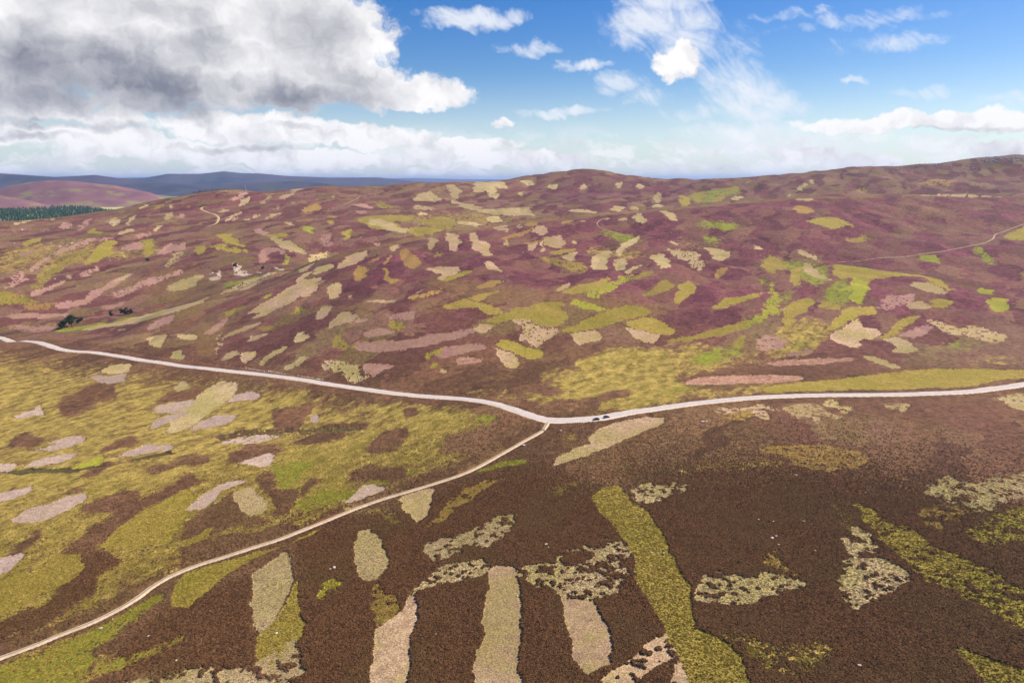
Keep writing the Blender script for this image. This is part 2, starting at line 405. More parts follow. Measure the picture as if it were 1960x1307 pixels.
# soft regions: (weights name, strength, blur in cells, points)
SOFT = [
 # bloom: purple flowering heather
 ('bloom', .55, 26, "-100,425 200,400 450,358 700,352 950,338 1130,318 1400,332 1960,290 2100,290 2100,700 1500,690 1250,660 1000,640 760,700 500,700 300,660 -100,640"),
 ('bloom', .95, 22, "640,480 760,455 1000,415 1300,392 1600,372 1960,374 2100,374 2100,560 1900,640 1500,640 1300,640 1000,560 900,620 700,570 560,560 600,510"),
 ('bloom', .75, 16, "850,540 960,520 1080,560 1010,600 900,590"),
 ('bloom', 1.0, 12, "960,510 1060,495 1180,520 1120,545 1000,560"),
 ('bloom', .85, 20, "920,350 1150,330 1400,345 1300,385 1100,405 950,370"),
 ('bloom', .9, 12, "1330,500 1450,490 1470,560 1360,590 1250,600 1240,540"),
 ('bloom', .22, 30, "1450,790 1960,770 1960,900 1700,920 1500,860"),
 ('bloom', .4, 16, "1550,800 1680,790 1750,830 1650,860 1540,840"),
 ('bloom', .8, 14, "330,380 450,365 600,358 640,380 520,420 400,440 340,420"),
 # grass: pale yellow-green grass and mat-grass through the heather
 ('grass', .60, 30, "-80,660 200,695 400,722 600,752 760,778 900,792 960,812 1000,832 900,880 760,940 650,970 500,1030 300,1110 100,1210 -80,1260"),
 ('grass', .85, 12, "520,885 560,855 640,842 700,832 740,838 685,872 662,902 682,932 650,960 560,985 480,1010 520,960 530,920"),
 ('grass', .80, 14, "120,930 200,905 300,885 380,872 425,862 460,870 380,905 300,942 200,972 100,1000 40,980"),
 ('grass', .78, 12, "-30,905 60,890 160,905 260,885 330,870 200,935 60,950 -30,960"),
 ('grass', .75, 8, "-40,745 80,715 150,690 240,672 150,704 60,735 -40,765"),
 ('grass', .72, 14, "640,775 800,772 870,778 950,800 900,830 800,852 740,862 700,850 760,820"),
 ('grass', .72, 10, "430,1015 560,992 680,945 740,925 690,960 600,1002 480,1042"),
 ('grass', .70, 12, "80,1010 200,985 220,1000 130,1050 60,1075"),
 ('grass', .6, 12, "240,1060 330,1045 330,1085 280,1115 215,1120 210,1085"),
 ('grass', .70, 14, "390,790 470,760 560,745 640,765 600,800 500,815 420,825"),
 ('grass', .62, 14, "420,850 520,840 460,865 300,895 280,880"),
 ('grass', .66, 14, "800,738 900,737 1000,748 1060,722 1100,690 1180,672 1280,660 1300,690 1350,680 1420,670 1500,690 1450,700 1400,706 1320,722 1300,745 1450,733 1600,725 1600,750 1500,753 1300,770 1180,790 1100,792 1050,782 980,766 900,757"),
 ('lush', .58, 8, "1440,485 1500,490 1600,505 1590,540 1560,560 1520,530 1470,510"), ('grass', .62, 8, "1490,620 1560,600 1600,640 1570,680 1500,690 1440,690 1480,660"), ('lush', .6, 8, "1590,540 1620,520 1640,560 1620,590 1580,600 1560,570"),
 ('grass', .56, 8, "1110,470 1200,470 1290,485 1200,500 1130,490"), ('lush', .6, 8, "1290,700 1340,672 1420,645 1445,670 1360,702"), ('grass', .6, 10, "1260,660 1340,655 1420,665 1400,700 1290,720"), ('ochre', .55, 14, "1020,540 1200,560 1330,600 1200,620 1060,600"),
 ('grass', .56, 10, "1040,700 1150,690 1260,700 1250,735 1120,745 1030,735"), ('grass', .5, 10, "740,405 900,400 1020,415 930,440 800,440"), ('grass', .5, 12, "-20,480 120,450 230,455 200,500 60,530 -20,540"), ('grass', .5, 10, "180,470 300,455 330,480 220,510"),
 ('ochre', .5, 14, "280,500 420,510 480,560 360,600 260,580"),
 ('grass', .85, 8, "1050,770 1120,740 1250,725 1330,735 1300,765 1200,783 1130,788"),
 ('grass', .8, 7, "1090,690 1180,668 1280,662 1290,690 1200,705 1110,712"),
 ('grass', .6, 10, "180,650 250,655 300,665 250,675 190,662"),
 ('grass', .62, 6, "240,636 300,617 370,600 420,588 380,602 300,628"),
 ('grass', .55, 10, "1790,690 1870,680 1960,680 1960,700 1850,705"),
 ('grass', .5, 12, "1260,440 1330,460 1400,470 1440,480 1380,490 1300,480"),
 ('grass', .6, 8, "1270,690 1330,700 1400,690 1380,680 1340,690"),
 ('grass', .55, 8, "1755,390 1790,398 1870,425 1810,412 1760,402"),
 ('grass', .55, 10, "1350,1205 1420,1200 1480,1225 1560,1215 1610,1240 1580,1275 1520,1295 1470,1280 1420,1240"),
 ('grass', .5, 10, "1590,940 1640,985 1690,1035 1650,1045 1610,1000"),
 ('grass', .45, 14, "1180,885 1250,878 1300,885 1400,870 1450,865 1520,890 1480,905 1400,912 1300,910 1220,902"),
 ('grass', .5, 8, "1030,930 1120,920 1130,945 1060,950"),
 ('grass', .5, 8, "600,960 700,990 760,1010 770,990 700,970 650,955"),
 ('grass', .5, 14, "1070,820 1130,835 1120,850 1080,870 1060,850"),
 ('grass', .45, 12, "700,860 860,850 960,850 880,880 760,900 700,890"),
 # ochre: deer-grass and dead bents
 ('ochre', .55, 14, "820,520 960,540 1100,560 1240,590 1100,600 900,590 800,560"),
 ('ochre', .6, 8, "560,590 700,580 760,595 700,605 620,600"),
 ('ochre', .6, 10, "360,650 400,610 440,620 420,690 370,690"),
 ('ochre', .5, 10, "560,680 620,670 720,690 640,700"),
 ('ochre', .55, 14, "780,560 870,560 900,590 840,610 780,600"),
 ('ochre', .5, 20, "260,560 420,590 560,600 500,640 380,650 260,640"),
 ('ochre', .55, 14, "1500,480 1560,470 1590,500 1540,510"),
 ('ochre', .55, 30, "-80,660 200,695 400,722 600,752 760,778 900,792 960,812 1000,832 900,880 760,940 650,970 500,1030 300,1110 100,1210 -80,1260"),
 ('ochre', .6, 20, "60,740 250,720 330,760 260,830 120,830 40,790"),
 ('ochre', .4, 30, "1300,900 1500,910 1580,940 1480,960 1330,950"),
 ('ochre', .4, 16, "1200,570 1350,585 1400,610 1280,610"),
 ('ochre', .45, 14, "350,430 460,440 560,450 480,470 380,460"),
 ('ochre', .45, 16, "1640,390 1800,380 1900,420 1760,430"),
 # lush: wet bright green flushes
 ('lush', .75, 6, "100,632 180,618 245,606 320,590 330,594 250,612 180,626 110,640"),
 ('lush', .7, 8, "-40,1345 -40,1290 60,1252 150,1206 200,1186 240,1160 290,1132 322,1130 310,1148 270,1185 225,1225 165,1255 200,1262 170,1290 120,1345"),
 ('lush', .62, 6, "140,1300 220,1265 300,1240 350,1220 420,1240 400,1228 350,1236 280,1268 200,1302"),
 ('lush', .75, 5, "905,895 950,880 1020,878 1000,890 940,898 910,905"),
 ('lush', .7, 6, "1320,430 1355,420 1400,425 1440,435 1410,440 1390,446 1360,440 1330,436"),
 ('lush', .62, 6, "1340,447 1370,450 1392,466 1380,474 1350,468"),
 ('lush', .6, 6, "1720,436 1760,431 1800,436 1828,440 1810,446 1770,442"),
 ('lush', .6, 6, "1180,440 1230,452 1240,465 1200,470 1160,455 1120,440"),
 ('lush', .6, 5, "1430,520 1470,535 1480,550 1450,540"),
 ('lush', .62, 5, "1320,370 1350,362 1420,352 1420,370 1360,390 1320,392"),
 ('lush', .66, 5, "1745,491 1785,486 1802,506 1770,502"), ('lush', .66, 5, "1850,476 1880,470 1905,500 1912,512 1890,508 1865,490"), ('lush', .7, 5, "1930,519 1965,524 1965,536 1945,530"),
 ('lush', .6, 6, "1795,660 1820,650 1880,658 1935,665 1880,672 1820,670"), ('lush', .65, 6, "1600,506 1640,512 1620,530 1600,525"),
 ('lush', .6, 8, "520,885 620,870 600,905 560,940 520,920"), ('lush', .6, 5, "900,800 950,790 960,805 920,812"), ('lush', .5, 8, "760,800 860,790 900,800 820,815"), ('lush', .6, 5, "560,960 660,935 700,920 760,905 820,890 780,915 690,945 600,985"),
 ('lush', .55, 6, "1480,560 1520,550 1510,590 1490,580"), ('lush', .6, 6, "1500,660 1540,650 1570,645 1575,660 1540,670"), ('lush', .55, 8, "1250,745 1400,720 1480,700 1400,740 1260,760"), ('lush', .55, 5, "1800,712 1960,714 1960,724 1880,735"),
 ('lush', .6, 4, "430,540 500,525 560,508 545,520 480,540 410,560"),
 # dark: deep old heather without flower, darker gully bands, painted cloud shade on the back hill
 ('dark', .8, 26, "560,985 700,1010 1000,900 1120,930 1250,1010 1330,1200 1290,1340 560,1340 590,1100"),
 ('dark', .85, 50, "1200,930 1500,900 1700,940 1990,1010 1990,1340 1330,1340 1300,1100"),
 ('grass', .62, 10, "-40,1285 60,1240 130,1215 180,1230 170,1260 240,1250 200,1300 130,1345 -40,1345"),
 ('dark', .5, 10, "340,1150 480,1110 490,1270 300,1300 200,1290"),
 ('dark', .6, 8, "-20,1190 60,1160 150,1100 180,1060 225,1080 205,1115 120,1165 -20,1235"),
 ('dark', .5, 10, "830,725 960,720 1060,690 1090,700 1000,740 880,735"),
 ('dark', .5, 10, "1380,712 1560,705 1720,700 1600,718 1540,735 1440,722"),
 ('dark', .8, 8, "360,480 560,470 600,500 480,530 380,530"),
 ('dark', .5, 16, "1480,335 1960,310 1960,360 1600,366"),  # cloud shade painted onto the upper right ridge
 ('dark', .62, 3, "1010,402 1140,401 1300,389 1400,381 1500,370 1700,368 1960,370 2100,370 2100,290 1960,300 1800,313 1650,320 1500,334 1300,343 1200,336 1130,327 1080,345 1020,370"),  # back hill darkened as under cloud, shade put into the heather colour
 ('dark', .85, 3, "560,504 640,484 720,461 800,445 900,431 1000,416 1000,406 900,416 800,424 700,440 620,462 560,488"), ('dark', .85, 3, "300,590 400,558 480,532 540,512 540,500 450,520 380,540 300,575"),  # darker bands along the gully behind the spur crest
 ('ochre', .62, 3, "640,491 720,468 800,452 900,438 1000,423 1140,409 1300,396 1500,377 1700,374 1700,379 1500,383 1300,402 1140,416 1000,430 900,446 800,461 720,477 640,500"),  # lit edge of the middle crest, put into the colour as ochre
 ('dark', .4, 12, "1080,700 1180,690 1250,700 1150,720"),
]
CLEAR = [   # heather without grass
 "20,940 60,915 60,925 30,942", "10,1072 30,1045 70,1015 82,1020 50,1050 20,1072", "170,965 215,945 250,933 255,955 230,973 210,975 170,970", "105,945 150,935 165,938 120,950",
 "165,915 170,908 205,885 222,880 215,895 190,915", "262,898 330,885 370,875 394,880 394,888 340,896 290,904", "330,932 345,920 385,912 380,925 345,936",
 "430,877 455,862 480,848 515,850 520,870 490,880 440,886", "505,905 525,895 530,915 540,925 520,935 575,930 575,960 540,985 510,985 525,970 515,940 500,925", "515,815 520,792 570,780 612,775 600,795 590,805 560,825",
 "600,826 650,812 692,810 692,820 640,829", "540,856 600,836 650,828 650,842 590,856", "672,900 700,890 760,895 770,915 690,920", "575,947 600,915 630,925 600,945 580,957", "100,790 110,765 160,750 178,745 160,790 130,800",
 "150,750 180,735 230,735 225,762 180,765", "300,768 330,752 392,745 392,757 340,769", "198,861 235,838 262,835 280,846 245,856", "3,857 25,832 60,835 105,838 70,850 30,861", "870,832 960,810 1012,822 980,852 900,872 850,862",
 "700,862 700,845 720,830 780,820 772,845 740,864", "125,1060 180,1010 250,962 320,932 380,917 340,945 260,985 205,1028 187,1050 222,1075 205,1110 170,1130 120,1160 60,1200 -20,1225 -20,1195 60,1162 150,1108 165,1080 155,1058",
 "350,1040 360,1005 385,985 430,960 450,935 450,965 470,985 520,990 440,1008 400,1030", "330,1090 420,1062 500,1038 570,1012 560,1004 480,1025 420,1035 335,1052", "760,790 800,782 812,790 770,800", "930,835 1000,835 960,860 900,880 900,865",
 "1000,740 1060,742 1110,752 1040,758", "1090,768 1150,752 1220,745 1160,765 1110,776", "1020,783 1060,768 1130,770 1130,785 1060,792", "850,735 920,725 990,725 960,738 890,742",
 "180,1160 240,1130 330,1095 325,1110 270,1140 200,1180", "-20,1250 60,1215 160,1175 230,1140 190,1170 90,1215 -20,1258"]
layers = {k: np.zeros(X.shape, np.float32) for k in ('bloom', 'grass', 'ochre', 'lush', 'dark')}
def blur(a, r):
    for ax in (0, 1):
        for _ in range(2):
            n = a.shape[ax]; rr = max(1, min(r, n // 2 - 1))
            p = np.pad(a, [(rr + 1, rr) if k == ax else (0, 0) for k in (0, 1)], mode='edge')
            c = np.cumsum(p, axis=ax, dtype=np.float64)
            hi = np.take(c, range(2 * rr + 1, 2 * rr + 1 + n), axis=ax); lo = np.take(c, range(0, n), axis=ax)
            a = (hi - lo) / (2 * rr + 1)
    return a
wob = (fbm(X / 22, Y / 22, 3, 11) - .5, fbm(X / 22 + 50, Y / 22, 3, 17) - .5)
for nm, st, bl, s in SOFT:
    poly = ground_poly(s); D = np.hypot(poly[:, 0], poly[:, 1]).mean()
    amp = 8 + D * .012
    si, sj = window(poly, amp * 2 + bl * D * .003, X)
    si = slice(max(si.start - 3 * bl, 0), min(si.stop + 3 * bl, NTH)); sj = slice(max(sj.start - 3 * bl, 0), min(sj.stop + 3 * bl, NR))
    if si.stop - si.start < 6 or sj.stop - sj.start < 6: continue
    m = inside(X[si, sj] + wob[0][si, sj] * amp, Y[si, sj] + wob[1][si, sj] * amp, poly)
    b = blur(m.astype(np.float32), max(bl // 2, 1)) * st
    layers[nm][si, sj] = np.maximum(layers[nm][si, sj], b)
for s in CLEAR:
    poly = ground_poly(s); D = np.hypot(poly[:, 0], poly[:, 1]).mean(); amp = 12 + D * .022
    si, sj = window(poly, amp * 2 + 12, X)
    if si.stop - si.start < 6 or sj.stop - sj.start < 6: continue
    m = blur(inside(X[si, sj] + wob[0][si, sj] * amp, Y[si, sj] + wob[1][si, sj] * amp, poly).astype(np.float32), 2)
    for k in ('grass', 'lush', 'ochre'): layers[k][si, sj] *= 1 - .85 * m

# crisp patches: class, roughness (0 clean .. 2 full of heather islands), points
#  p pale burnt  q grey-lilac burnt  k older pink burnt  w rusty burnt  o ochre  g olive grass  l bright grass  s straw  r rock  h uncut heather  d wet ditch
PATCH = """
s0 30,433 36,426 58,419 52,427
k0 23,445 62,428 67,430 45,440 28,447
s0 83,425 90,419 112,417 100,422
k0 110,440 118,430 130,425 140,430 143,440 128,437
k1 58,447 80,437 100,441 96,444 75,443
k0 150,440 152,434 158,430 163,421 176,417 170,424 165,430 167,437 160,441
k1 188,440 194,430 208,421 222,415 206,428 192,433
s0 207,432 214,420 226,415 232,422 222,428 214,434
s0 240,431 247,420 256,413 270,408 262,416 252,426 246,432
p0 226,450 232,443 262,437 255,443 240,448
g0 170,446 178,437 185,442 198,446 185,449
s0 262,402 270,396 288,388 282,396 270,401
g0 292,402 305,392 318,389 310,396 298,401
s0 316,421 318,408 330,404 336,410 328,421
s0 286,443 300,434 312,430 308,437 296,443
k0 336,418 350,411 362,406 356,414 344,420
s0 322,398 330,392 336,392 330,399
g0 346,400 356,394 362,393 356,399
k0 244,457 262,449 300,445 275,455 255,459
g0 270,460 290,457 293,470 289,490 279,494 272,488
k0 228,480 245,470 255,463 268,463 270,472 250,480
k1 6,554 30,535 48,518 60,508 100,484 140,466 170,457 222,451 210,458 170,466 130,482 90,500 60,520 45,540 25,552
g1 52,550 70,528 90,510 110,500 165,478 168,488 140,505 112,522 95,535 75,548 60,552
g0 160,500 190,470 205,461 228,460 220,470 212,490 190,500 168,508
g0 0,497 30,485 80,465 75,472 45,483 10,494
g0 0,512 40,497 78,487 70,493 40,503 0,516
g0 33,470 60,458 85,453 70,463 45,472
k0 25,497 55,480 75,474 65,484 35,497
k0 55,563 70,553 100,545 128,532 120,543 90,557 68,568
p0 129,533 133,526 142,525 137,533
k0 102,585 115,579 150,575 180,555 200,545 230,530 265,520 245,533 220,548 185,570 165,582 140,589 108,590
s0 220,540 232,530 255,522 240,536
k1 215,565 250,548 290,532 330,520 360,515 350,523 320,532 290,548 250,562 220,572
s0 318,553 335,540 370,528 392,525 385,535 372,548 345,556 325,557
k0 180,590 215,583 260,573 300,561 290,568 250,577 215,592
k0 0,607 25,600 60,598 135,602 130,608 80,609 20,609
k1 0,628 40,622 100,625 105,632 70,638 40,632
g1 0,556 30,562 75,575 70,582 20,582 0,582
o1 35,590 60,580 105,580 95,592 50,594
k0 297,486 318,469 345,467 364,462 355,478 330,482 310,490
s1 312,510 330,490 350,480 345,495 325,512
g0 370,472 392,470 394,488 378,487
k1 145,530 165,520 200,505 180,520 160,530
s0 130,637 180,624 240,613 300,597 380,576 400,567 392,579 330,599 250,621 170,632
k0 278,632 290,620 320,605 350,600 330,615 300,630
p0 222,631 235,628 249,629 235,632
k0 430,386 445,378 460,369 475,367 465,378 445,385
p0 453,395 460,383 483,378 472,390 458,396
p0 497,391 508,380 520,370 525,370 520,380 505,391
p0 533,383 540,375 560,370 553,361 580,358 572,365 560,375 545,384
p0 412,401 418,393 422,394 417,402 408,404
s0 412,409 430,401 448,400 440,405
p0 436,417 450,408 467,404 455,412
p0 430,426 445,417 455,413 440,425
p0 443,424 460,414 468,411 450,424
p0 465,422 485,412 504,409 495,415 480,422
p0 502,419 520,410 545,406 535,413 510,419
p0 505,402 520,397 516,403
p0 527,395 543,390 540,395
p0 520,403 538,396 530,402
g0 545,389 565,385 560,390
p0 587,387 605,380 613,378 600,386
o0 570,405 590,395 612,390 613,400 600,405 580,406
p0 615,374 626,369 620,375
s0 625,379 640,374 636,379
p0 657,371 676,366 670,371
k0 678,392 700,390 715,398 700,400
k0 672,402 695,404 720,410 690,410
g0 717,386 735,387 752,398 730,400
g0 685,420 700,414 740,412 790,413 790,422 750,424 770,434 790,440 800,446 760,445 730,440 700,434
s0 705,420 735,421 760,433 785,441 770,446 740,441 715,434
s0 790,380 800,372 826,366 846,382 850,388 820,386 792,386
s1 790,392 806,392 842,402 820,403 790,401
s0 794,408 820,407 822,412 796,412
g1 800,420 850,414 872,420 870,435 850,440 824,436 822,428 800,424
s0 850,354 858,353 872,356 882,360 880,378 872,384 862,372
s0 852,378 880,388 920,396 930,402 980,398 1010,396 1020,405 1026,416 1005,412 960,414 930,408 880,396
s0 910,348 945,350 955,380 940,378 928,364 905,374 905,366
s0 938,348 960,348 973,356 970,362 950,360
s0 992,370 1010,364 1000,376
s0 1025,362 1050,355 1068,352 1066,362 1040,360
s0 1100,360 1115,352 1122,360 1108,363
s0 930,416 950,414 965,424 945,426 935,422
s1 870,424 900,425 930,431 910,434 880,428
s0 1080,402 1110,400 1150,406 1130,408 1090,405
s0 994,345 1020,346 1024,355 1006,356
g0 784,436 810,434 850,440 830,448 800,452 784,446
g0 623,420 640,422 642,428 635,430
o0 614,412 650,414 640,418
l0 578,432 590,432 600,440 599,449 590,449
s0 543,425 560,426 573,434 560,432
g0 408,448 440,448 455,460 468,474 445,468 425,460
k0 484,439 500,437 514,446 505,450 490,447
g1 392,470 420,467 450,475 480,478 475,484 445,483 415,477
s0 512,455 535,452 540,460 560,462 575,475 590,484 585,488 560,482 535,472 520,460
k0 493,490 500,475 515,472 545,478 545,492 530,480 515,485 512,500 500,507
k1 605,467 620,450 640,443 635,462 630,472 612,470
g0 655,460 660,440 672,437 675,447 668,463
g0 500,450 540,446 560,448 545,455
k0 680,455 692,450 690,457
k1 708,470 720,462 732,465 725,471
s1 584,500 600,484 625,482 645,480 630,488 600,501
s1 425,560 460,540 520,524 545,518 500,535 450,555 410,568 395,572
r1 440,502 455,505 475,528 455,528 445,515
r0 487,505 495,518 502,528 494,524
r0 505,528 515,520 522,529
r0 526,508 535,513 541,519 528,518
r0 395,533 420,530 426,536 405,537
r0 415,514 425,520 428,533 418,525
r0 470,515 480,527 472,526
r0 400,520 410,518 406,525
l1 545,489 553,487 556,500 552,511 546,511 543,500
p0 565,523 580,512 608,501 600,508 585,520
p0 645,515 655,503 660,492 680,484 706,479 700,490 685,505 672,508 655,514
s0 596,525 605,512 640,504 641,513 625,520 607,527
p0 565,539 575,527 595,519 585,535 570,540
p0 450,558 470,548 500,536 492,543 470,555
p0 474,600 500,584 520,573 545,556 585,534 614,531 608,548 609,556 590,569 575,569 560,580 530,592 500,607 480,613 472,613 490,603 510,597 475,600
p0 608,545 620,535 630,534 618,543
p0 627,560 632,546 645,541 655,547 655,560 645,572 634,573
o0 677,525 685,508 708,512 702,530 690,539 680,537
o0 728,512 740,513 745,530 767,538 748,546 735,530
o0 732,505 745,490 754,482 745,498 738,508
p0 744,479 750,471 766,467 766,471 755,480
o0 694,506 706,500 728,490 722,497 708,504
p1 660,573 672,565 677,563 676,573
p0 692,578 725,573 763,574 750,580 720,580
g1 556,598 563,588 580,590 578,600 560,602
p0 600,612 608,597 615,587 635,588 625,602 615,612
p0 623,632 640,612 655,595 670,597 693,602 675,615 655,622 635,628
k0 660,625 690,610 705,608 710,612 690,618
g1 423,602 445,592 478,585 470,592 440,605
l1 497,575 510,565 520,562 512,574
s0 425,648 440,637 470,625 500,615 495,622 465,635 430,647
p0 469,655 480,643 520,637 505,645 480,655
s0 558,656 570,640 582,633 598,645 580,653 565,658
s0 494,695 510,683 525,673 545,663 555,665 540,675 520,686 505,697
s0 415,690 430,680 450,671 458,678 440,685 420,690
p0 457,680 468,674 487,675 480,690 465,693
s0 541,703 560,695 575,683 592,682 575,695 555,705
s1 610,700 620,690 640,688 668,692 690,710 700,722 680,730 650,715
k0 688,700 705,696 745,697 765,698 740,708 715,720 700,712
k0 675,668 680,655 720,652 780,652 820,640 870,634 905,630 912,636 880,648 830,660 780,668 730,674 690,674
k0 695,640 715,630 735,627 760,633 745,640 710,643
k0 736,608 770,598 800,598 795,610 755,612
g1 632,655 640,640 660,650 675,660 680,668 655,670 640,665
g1 745,622 755,615 770,615 782,628 760,630
s1 408,680 415,650 425,632 430,628 420,660 412,690
s0 283,660 285,645 322,640 320,652 305,668 295,662
s0 328,672 350,670 355,682 340,690 330,685
s0 340,640 380,640 378,650 350,650
k0 392,640 402,628 430,612 445,606 432,622 410,640
o0 490,628 510,622 528,626 515,632
p0 818,456 838,455 836,465 832,478 818,472
p0 855,447 875,446 882,465 879,482 867,482 858,462 852,456
p0 897,452 905,443 912,446 916,460 935,465 940,478 943,490 925,490 910,475 900,460
p0 945,436 970,430 975,432 970,445 960,442 948,442
p0 990,435 1003,427 1000,438 990,437
o0 1007,433 1015,425 1030,425 1028,432
o0 955,460 985,447 1015,436 1022,436 1000,450 970,460
p0 1015,443 1030,432 1045,433 1052,447 1035,452
o0 1066,428 1085,422 1098,421 1085,428
p0 1109,425 1116,421 1121,426
p0 1150,418 1160,414 1165,415 1162,422 1152,422
o0 1000,467 1030,461 1055,452 1040,459 1015,469
p0 1035,462 1060,452 1075,450 1085,466 1070,475 1060,476 1045,467
p0 1008,470 1028,464 1024,480 1015,481
p0 1032,465 1038,462 1045,480 1035,485 1040,475
s0 960,466 972,460 975,470 963,470
p0 1094,463 1102,461 1104,468 1097,467
g0 1045,486 1070,480 1100,475 1098,482 1060,490
p0 1074,492 1090,485 1110,482 1100,495 1095,501
s0 1128,510 1140,490 1160,478 1172,482 1165,505 1158,518 1145,517
p0 811,515 830,512 850,511 875,511 884,517 870,525 855,530 845,538 835,535 845,525
g0 845,538 860,528 890,520 910,518 895,525 870,535 850,541
p0 929,502 938,499 950,507 965,523 945,517 932,513
o0 905,553 930,540 960,535 965,540 940,550 920,553
o0 768,480 775,476 795,485 806,495 808,508 790,517 776,512 768,495
g1 828,490 845,482 855,485 845,492
p0 797,560 810,555 817,555 805,560
p0 1064,558 1075,548 1092,540 1094,545 1080,557
g1 1030,490 1070,495 1110,503 1130,515 1125,525 1100,522 1080,512 1050,502
g0 1075,560 1110,545 1150,535 1168,528 1160,545 1130,558 1100,563
l1 1120,563 1150,548 1190,530 1210,523 1209,530 1190,545 1165,560 1140,570
g0 840,592 862,580 900,570 935,560 960,555 940,565 915,578 945,588 965,598 950,604 935,603 915,592 890,590 865,594
o1 784,566 810,562 850,552 845,560 810,572 784,574
g0 922,617 950,605 990,590 1040,578 1070,578 1085,585 1070,588 1080,600 1090,607 1080,620 1050,625 1030,622 1010,612 985,612 950,620
l1 1085,582 1100,576 1130,580 1170,590 1165,597 1140,597 1110,590
g0 1070,632 1100,622 1140,605 1176,592 1200,585 1230,587 1250,597 1230,605 1195,612 1150,627 1110,635 1075,636
g0 1195,618 1230,606 1245,607 1270,620 1296,635 1278,642 1245,637 1210,628
p0 1190,625 1220,632 1260,640 1262,648 1245,656 1230,656 1210,645
p1 984,612 1000,609 1015,615 1030,625 1060,628 1075,634 1055,640 1050,650 1040,656 1037,668 1020,662 995,647 992,643 1010,640 1000,628
p0 1093,637 1120,635 1143,632 1150,640 1148,650 1125,656 1113,660 1100,650
p0 906,630 920,620 945,622 955,626 940,628 930,638 918,639
w0 866,688 880,684 925,685 918,692 890,700 870,698
k0 832,680 850,665 880,660 920,660 940,668 900,672 860,683 835,685
g1 812,690 815,675 840,668 850,668 830,685 815,688
g1 812,703 850,690 850,697 825,705
p0 830,710 845,703 860,709 855,714 840,712
p0 940,665 955,670 985,678 1000,688 998,700 985,707 970,705 955,690
g0 940,660 965,650 985,655 1010,665 1040,675 1030,688 1010,687 990,678 960,668
s0 1178,424 1190,418 1205,417 1200,421 1180,425
s0 1207,416 1225,408 1230,412 1242,424 1228,430 1218,422
s0 1258,404 1275,403 1295,415 1303,425 1290,424 1270,412
s0 1180,482 1185,470 1205,460 1225,450 1222,462 1205,475 1190,490
s0 1176,510 1180,497 1200,494 1205,505 1195,518 1180,518
p0 1191,523 1210,513 1228,505 1225,512 1200,525
p0 1278,462 1292,462 1303,469 1292,470
g0 1205,533 1230,522 1250,518 1248,525 1225,533 1210,537
s0 1242,491 1260,487 1275,488 1280,502 1283,512 1265,516 1255,505
s1 1270,475 1300,478 1335,483 1345,505 1350,515 1340,518 1320,505 1330,515 1315,505 1295,492
s0 1345,472 1370,475 1398,482 1400,490 1385,500 1370,497 1355,485
o0 1362,535 1375,515 1392,510 1393,520 1380,533
g0 1227,567 1255,550 1270,535 1295,545 1280,555 1250,567
g0 1292,580 1300,545 1320,537 1330,552 1320,570 1300,582
g0 1360,590 1390,572 1430,565 1470,558 1445,570 1400,585 1375,592
g0 1258,655 1300,647 1350,635 1400,622 1440,608 1450,617 1420,633 1380,642 1320,652 1270,657
l1 1475,545 1485,540 1493,575 1490,600 1470,610 1445,625 1425,634 1430,615 1455,600 1468,580
g1 1400,668 1404,655 1425,640 1435,645 1420,665
g0 1455,510 1475,487 1500,500 1507,515 1500,522 1490,515 1480,527 1465,515
g0 1510,530 1520,515 1535,510 1530,545 1515,548
s0 1513,475 1530,478 1560,490 1575,500 1545,493
s0 1535,500 1555,510 1585,530 1593,540 1560,530 1540,518
g0 1494,590 1520,575 1545,570 1560,578 1545,590 1520,610 1500,620
g0 1500,632 1510,610 1530,612 1515,630 1503,638
s0 1440,475 1455,469 1459,479
s0 1176,353 1190,346 1193,358 1180,361
s0 1250,373 1262,366 1266,376 1262,390 1252,388
g0 1298,375 1310,373 1320,380 1320,394 1300,395
g1 1325,375 1345,366 1355,376 1340,388 1325,385
g0 1362,388 1370,376 1388,367 1385,380 1370,387
g1 1385,361 1410,355 1415,362 1390,367
s0 1392,383 1410,376 1422,375 1418,383
s0 1552,351 1560,341 1566,342 1558,353
s0 1520,364 1540,347 1546,350 1535,366
s0 1503,376 1515,369 1512,376
s0 1215,359 1220,351 1240,357 1228,362
s0 1200,402 1215,396 1230,396 1225,401
s0 1166,402 1180,394 1196,396 1190,404 1172,405
s0 1240,396 1265,391 1275,394 1258,399
s0 1518,381 1550,380 1570,383 1540,386
o0 1517,400 1530,393 1560,402 1550,411 1530,408
g0 1535,423 1570,418 1605,417 1630,430 1650,437 1620,432 1595,440 1570,432
g1 1615,460 1640,450 1670,455 1660,463 1630,465
s0 1737,546 1745,537 1780,543 1800,550 1820,562 1790,562 1760,555
g1 1770,532 1800,536 1818,548 1822,560 1800,550 1775,542
g0 1780,576 1800,573 1822,575 1820,588 1795,592 1780,586
p0 1738,578 1765,577 1782,586 1778,592 1745,592
l0 1865,555 1880,550 1900,557 1895,565 1870,560
l0 1890,578 1900,570 1930,572 1935,585 1920,597 1900,597
l0 1600,560 1625,545 1640,525 1650,530 1668,540 1660,560 1655,580 1640,583 1625,570 1635,555 1615,558
g0 1600,506 1640,511 1700,520 1760,526 1800,535 1820,548 1800,545 1760,530 1720,529 1680,535 1660,541 1640,530 1610,535 1595,520
g1 1568,575 1580,577 1620,585 1615,594 1570,590
g0 1913,453 1930,446 1960,432 1985,428 1985,460 1930,459
s0 1740,374 1850,372 1920,378 1850,378
o1 1760,351 1790,341 1840,346 1830,356 1780,356
o1 1640,362 1660,357 1668,364 1650,370
o1 1700,365 1740,358 1730,367
g0 1470,752 1450,740 1600,728 1700,712 1780,706 1985,709 1985,721 1900,731 1850,741 1700,747 1560,750
